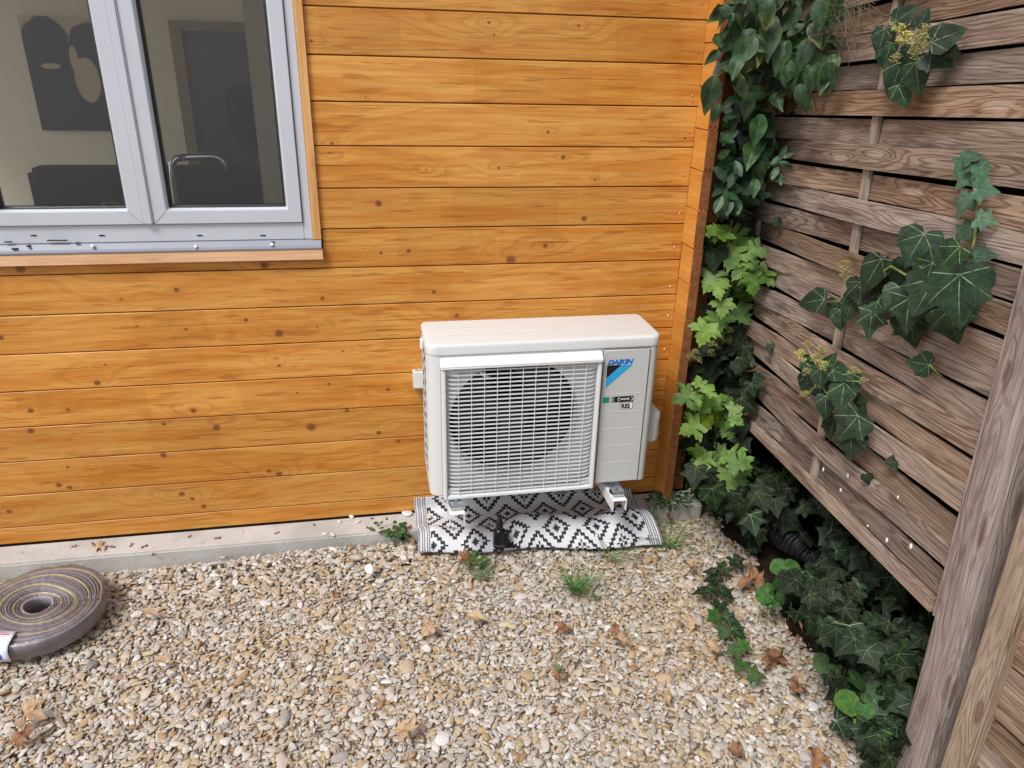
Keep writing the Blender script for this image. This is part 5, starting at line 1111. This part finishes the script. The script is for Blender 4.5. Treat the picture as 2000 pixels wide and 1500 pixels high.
# black ribbed log under the ivy
a_, b_ = hit(1512, 1022, 2, .13), hit(1598, 1100, 2, .10)
t = NT('charred_wood', .5, .4, 0, (.012, .012, .013, 1)); o3 = t.tex(); wv = t.ma('SINE', t.ma('ADD', t.ma('MULTIPLY', t.sep(t.tex('UV'))[0], 260.), t.ma('MULTIPLY', t.noise(o3, 20., 3), 8.))); t.bump(t.ma('ADD', wv, t.noise(o3, 60., 3)), .9, .006)
b = MB(); rings = []; ax_ = (b_ - a_)
for i in range(25):
    s = i/24; c_ = a_ + ax_ * s; e1 = ax_.normalized().cross(Vector((0, 0, 1))).normalized(); e2 = e1.cross(ax_.normalized()); rad = .055 * (.8 + .25*math.sin(s*5) + .05*math.sin(s*37))
    rings.append([c_ + (e1*math.cos(2*math.pi*k/18) + e2*math.sin(2*math.pi*k/18)) * rad * (1 + .08*math.sin(k*2.1+s*9)) for k in range(18)])
b.quad_strip(rings); lg = b.build('black_log', t.m, None, True); ul = lg.data.uv_layers.new(name='UVMap')
for l in lg.data.loops: q = lg.data.vertices[l.vertex_index].co; ul.data[l.index].uv = ((Vector(q) - a_).dot(ax_) / ax_.length, 0)
tag(lg, 'black ribbed log lying half hidden under the ivy below the fence', 'log')

# --- grass and weeds
def tuft(label, u, v, n, L, spread, cat='grass', lean=(0, 0), z=.012, m='grass', wid=.0016, group=None):
    q = hit(u, v, 2, z); b = MB()
    for i in range(n):
        a = random.uniform(0, 6.283); l = L * random.uniform(.5, 1.1); d = Vector((math.cos(a)*spread + lean[0], math.sin(a)*spread + lean[1], 1)).normalized(); c_ = q + Vector((random.gauss(0, .01), random.gauss(0, .008), -.006)); sd = d.cross(Vector((0, 0, 1))).normalized() * wid; dr = Vector((d.x, d.y, 0)); prev = []
        rings = []
        for k in range(6):
            s = k/5; pt = c_ + d*l*s + (dr*.5 - Vector((0, 0, .55)))*l*s*s*random.uniform(.5, .7); w_ = sd*(1-s*.85); rings.append([pt-w_, pt+Vector((0, 0, .0006)), pt+w_])
        b.quad_strip(rings, False, False)
    o = b.build('grass_tuft' if cat == 'grass' else 'weed', M[m], None, True); return tag(o, label, cat, group)
tuft('bushy tuft of green grass growing in the gravel in front of the rug', 1125, 1150, 80, .13, .85, wid=.0021)
tuft('thin grass tuft beside the curled russet leaf at the rug edge', 935, 1125, 22, .09, .9)
tuft('single long grass blades sprouting right of the rug corner', 1310, 1065, 24, .20, 1.3, wid=.0021)
tuft('sparse dark grass blades along the front edge of the rug', 1190, 1090, 16, .17, 1.4, lean=(.4, -.3), wid=.002)
tuft('short grass blades beside the bushy tuft in the gravel', 1165, 1165, 14, .05, 1.0)
tuft('long grass blades beside the slab end near the house corner', 1275, 1010, 26, .17, 1.2, lean=(.1, -.3), z=.03)
tuft('tiny grass sprout alone in the middle of the gravel', 1090, 1305, 10, .04, 1.2)
tuft('lone upright grass blade left of the bushy tuft', 955, 1170, 3, .10, .5)
tuft('fine wispy grass at the foot of the ivy by the slab', 1380, 985, 22, .12, 1.2)
def weed(label, u, v, n, size, key, z=.03, r=.05):
    q = hit(u, v, 2, z); p = plant('leafy_weed', label, 'weed', q)
    for i in range(n):
        a = random.uniform(0, 6.283); rr_ = random.uniform(.2, 1)*r; c_ = q + Vector((math.cos(a)*rr_, math.sin(a)*rr_*.7, random.uniform(.0, .05))); put_leaf(p, key, c_, (math.cos(a), math.sin(a), .2), jit((0, -.2, 1), .3), random.uniform(.6, 1.2)*size)
        if i % 3 == 0: stem(p, [q, (q+c_)/2 + Vector((0, 0, .012)), c_], .0008)
weed('small leafy weed growing at the slab edge left of the rug', 772, 1052, 44, .017, 'violet', .02, .05)
weed('feathery green weed growing against the house corner base', 1305, 985, 60, .030, 'privet', .06, .07)
weed('tiny weed seedlings sprouting below the rug edge', 935, 1108, 22, .018, 'violet', .02, .04)
weed('few tiny weed leaves on the concrete slab left of the rug', 738, 1030, 6, .013, 'violet', .05, .04)

# --- dead leaves and debris
def dead(key, u, v, s, d, z, label, group=None, jn=.3):
    q = hit(u, v, 2, z); sz = px2m(q, s) * .66; tip = jit(imgdir(d), .1); tip.z = 0; tip.normalize(); nr = jit((0, -.05, 1), jn*.8)
    o = put_leaf(None, key, q - tip*sz*.38, tip, nr, sz, 'dead_leaf'); tag(o, label, 'dead leaf', group); return o
GL = 'dry brown leaves scattered on the gravel'
for u, v, s, d, k in ((835, 1225, 44, 120, 'dead'), (1100, 1225, 36, -40, 'deadred'), (1215, 1250, 50, 70, 'dead'), (790, 1425, 56, 200, 'dead'), (1310, 1010, 26, 20, 'deadred'), (1355, 1105, 36, 60, 'dead'), (1560, 1340, 50, 30, 'deadred'), (1440, 1095, 40, 200, 'dead'), (1350, 1215, 30, 110, 'dead'), (60, 1395, 50, 30, 'dead'), (40, 1440, 44, 150, 'deadred'), (1090, 1320, 26, 60, 'deadred'), (1300, 1360, 36, 90, 'dead'), (290, 1195, 40, 10, 'deadoval'), (655, 1160, 24, 90, 'deadred'), (1440, 1465, 40, 70, 'deadred'), (1600, 1480, 44, 120, 'deadred'), (1200, 1230, 30, 160, 'deadred'), (860, 1360, 26, 60, 'deadoval'), (310, 1290, 36, 30, 'deadoval'), (1345, 1260, 26, 30, 'dead')):
    lb_ = {290: 'folded tan leaf on the gravel just right of the wrapped coil', 310: 'folded tan leaf on the gravel below the wrapped coil', 60: 'broad tan leaf overlapping a darker one on the gravel', 40: 'dark brown leaf tucked under a broad tan one on the gravel', 1310: 'small russet leaf by the slab end at the house corner', 1355: 'tan leaf on the gravel between rug and ivy runner', 1440: 'leaf at the gravel edge by the start of the ivy runner', 1560: 'russet leaf below the dark curled leaf at the ivy edge', 1600: 'russet leaf on the gravel touching the ivy beside the post', 1090: 'small russet leaf beside the tiny lone grass sprout', 655: 'small russet leaf on gravel near the concrete slab', 790: 'large flat star-shaped tan leaf on the open gravel', 835: 'curled tan leaf left of the pale folded leaf on gravel'}.get(u if not (u == 1440 and v > 1200) else 0)
    dead(k, u, v, s, d, .030, lb_ or 'dry brown dead leaf lying on the open gravel', GL)
dead('deadpale', 928, 1205, 60, 30, .033, 'pale folded dead leaf with orange rim lying on the gravel', None, .15)
dead('deadred', 1470, 1130, 66, 200, .05, 'large russet dead leaf at the edge of the ivy beside the round-leafed clump', None, .15)
dead('deadred', 1525, 1285, 70, 80, .05, 'dark curled dead leaf standing on edge beside the ivy branch', None, .6)
dead('dead', 1400, 1265, 50, 10, .035, 'pale brown dead leaf tucked under the ivy runner', None, .2)
dead('deadred', 915, 1090, 52, -20, .03, 'crumpled rust red leaf lying against the rug front edge', None, .3)
dead('dead', 190, 1070, 38, 100, .048, 'star-shaped tan dead leaf lying on the concrete slab', None, .1)
dead('dead', 1560, 1205, 50, 60, .06, 'tan dead leaf in the gap between round-leafed clump and ivy branch', None, .3)
for u, v, s in ((145, 1068, 12), (258, 1065, 12), (283, 1068, 14), (372, 1048, 10), (425, 1052, 14), (615, 1025, 10), (540, 1040, 12), (720, 1030, 12), (775, 1032, 14), (800, 1030, 12), (300, 1083, 10), (220, 1069, 12)):
    dead('deadred', u, v, s, random.uniform(0, 360), .047, 'tiny brown leaf scrap lying on the concrete slab', 'leaf scraps on the slab', .1)
def stone(u, v, s, z, label, col, flat=.45, group=None):
    q = hit(u, v, 2, z); r_ = px2m(q, s) * .5; bm = bmesh.new(); bmesh.ops.create_icosphere(bm, subdivisions=3, radius=1); ph = random.uniform(0, 6)
    for vv in bm.verts: c_ = vv.co; f = 1 + .12*math.sin(2*c_.x+ph) + .1*math.sin(3*c_.y+ph*2); vv.co = Vector((c_.x*f*r_, c_.y*f*r_*.72, c_.z*f*r_*flat))
    me = bpy.data.meshes.new('stone'); bm.to_mesh(me); bm.free()
    for p_ in me.polygons: p_.use_smooth = True
    o = obj('stone', me, simple('stone', col, .7, .3, 0, .12, 60.)); o.location = (q.x, q.y, z + r_*flat*.8); o.rotation_euler = (random.uniform(-.15, .15), random.uniform(-.15, .15), random.uniform(0, 3)); tag(o, label, 'stone', group)
stone(686, 1010, 14, .045, 'round beige pebble on the concrete slab at the wall foot', lin(216, 204, 178)); stone(795, 1003, 26, .045, 'flat pinkish white stone on the slab touching the rug', lin(222, 214, 216), .2)
for u, v in ((650, 1045), (700, 1020), (635, 1044), (663, 1020)): stone(u, v, 11, .045, 'small pale pebble lying on the concrete slab', lin(206, 200, 190), .4, 'pebbles on the slab')
stone(1058, 1008, 13, .062, 'tan pebble resting in the rug crease', lin(196, 176, 140)); stone(838, 1011, 13, .049, 'beige pebble near the left end of the rug', lin(206, 190, 162)); stone(722, 1117, 24, .022, 'angular white stone standing out of the gravel left of the rug', lin(236, 236, 238), .6); stone(1165, 1047, 9, .085, 'white pebble lying on the raised fold of the rug', lin(230, 228, 224))
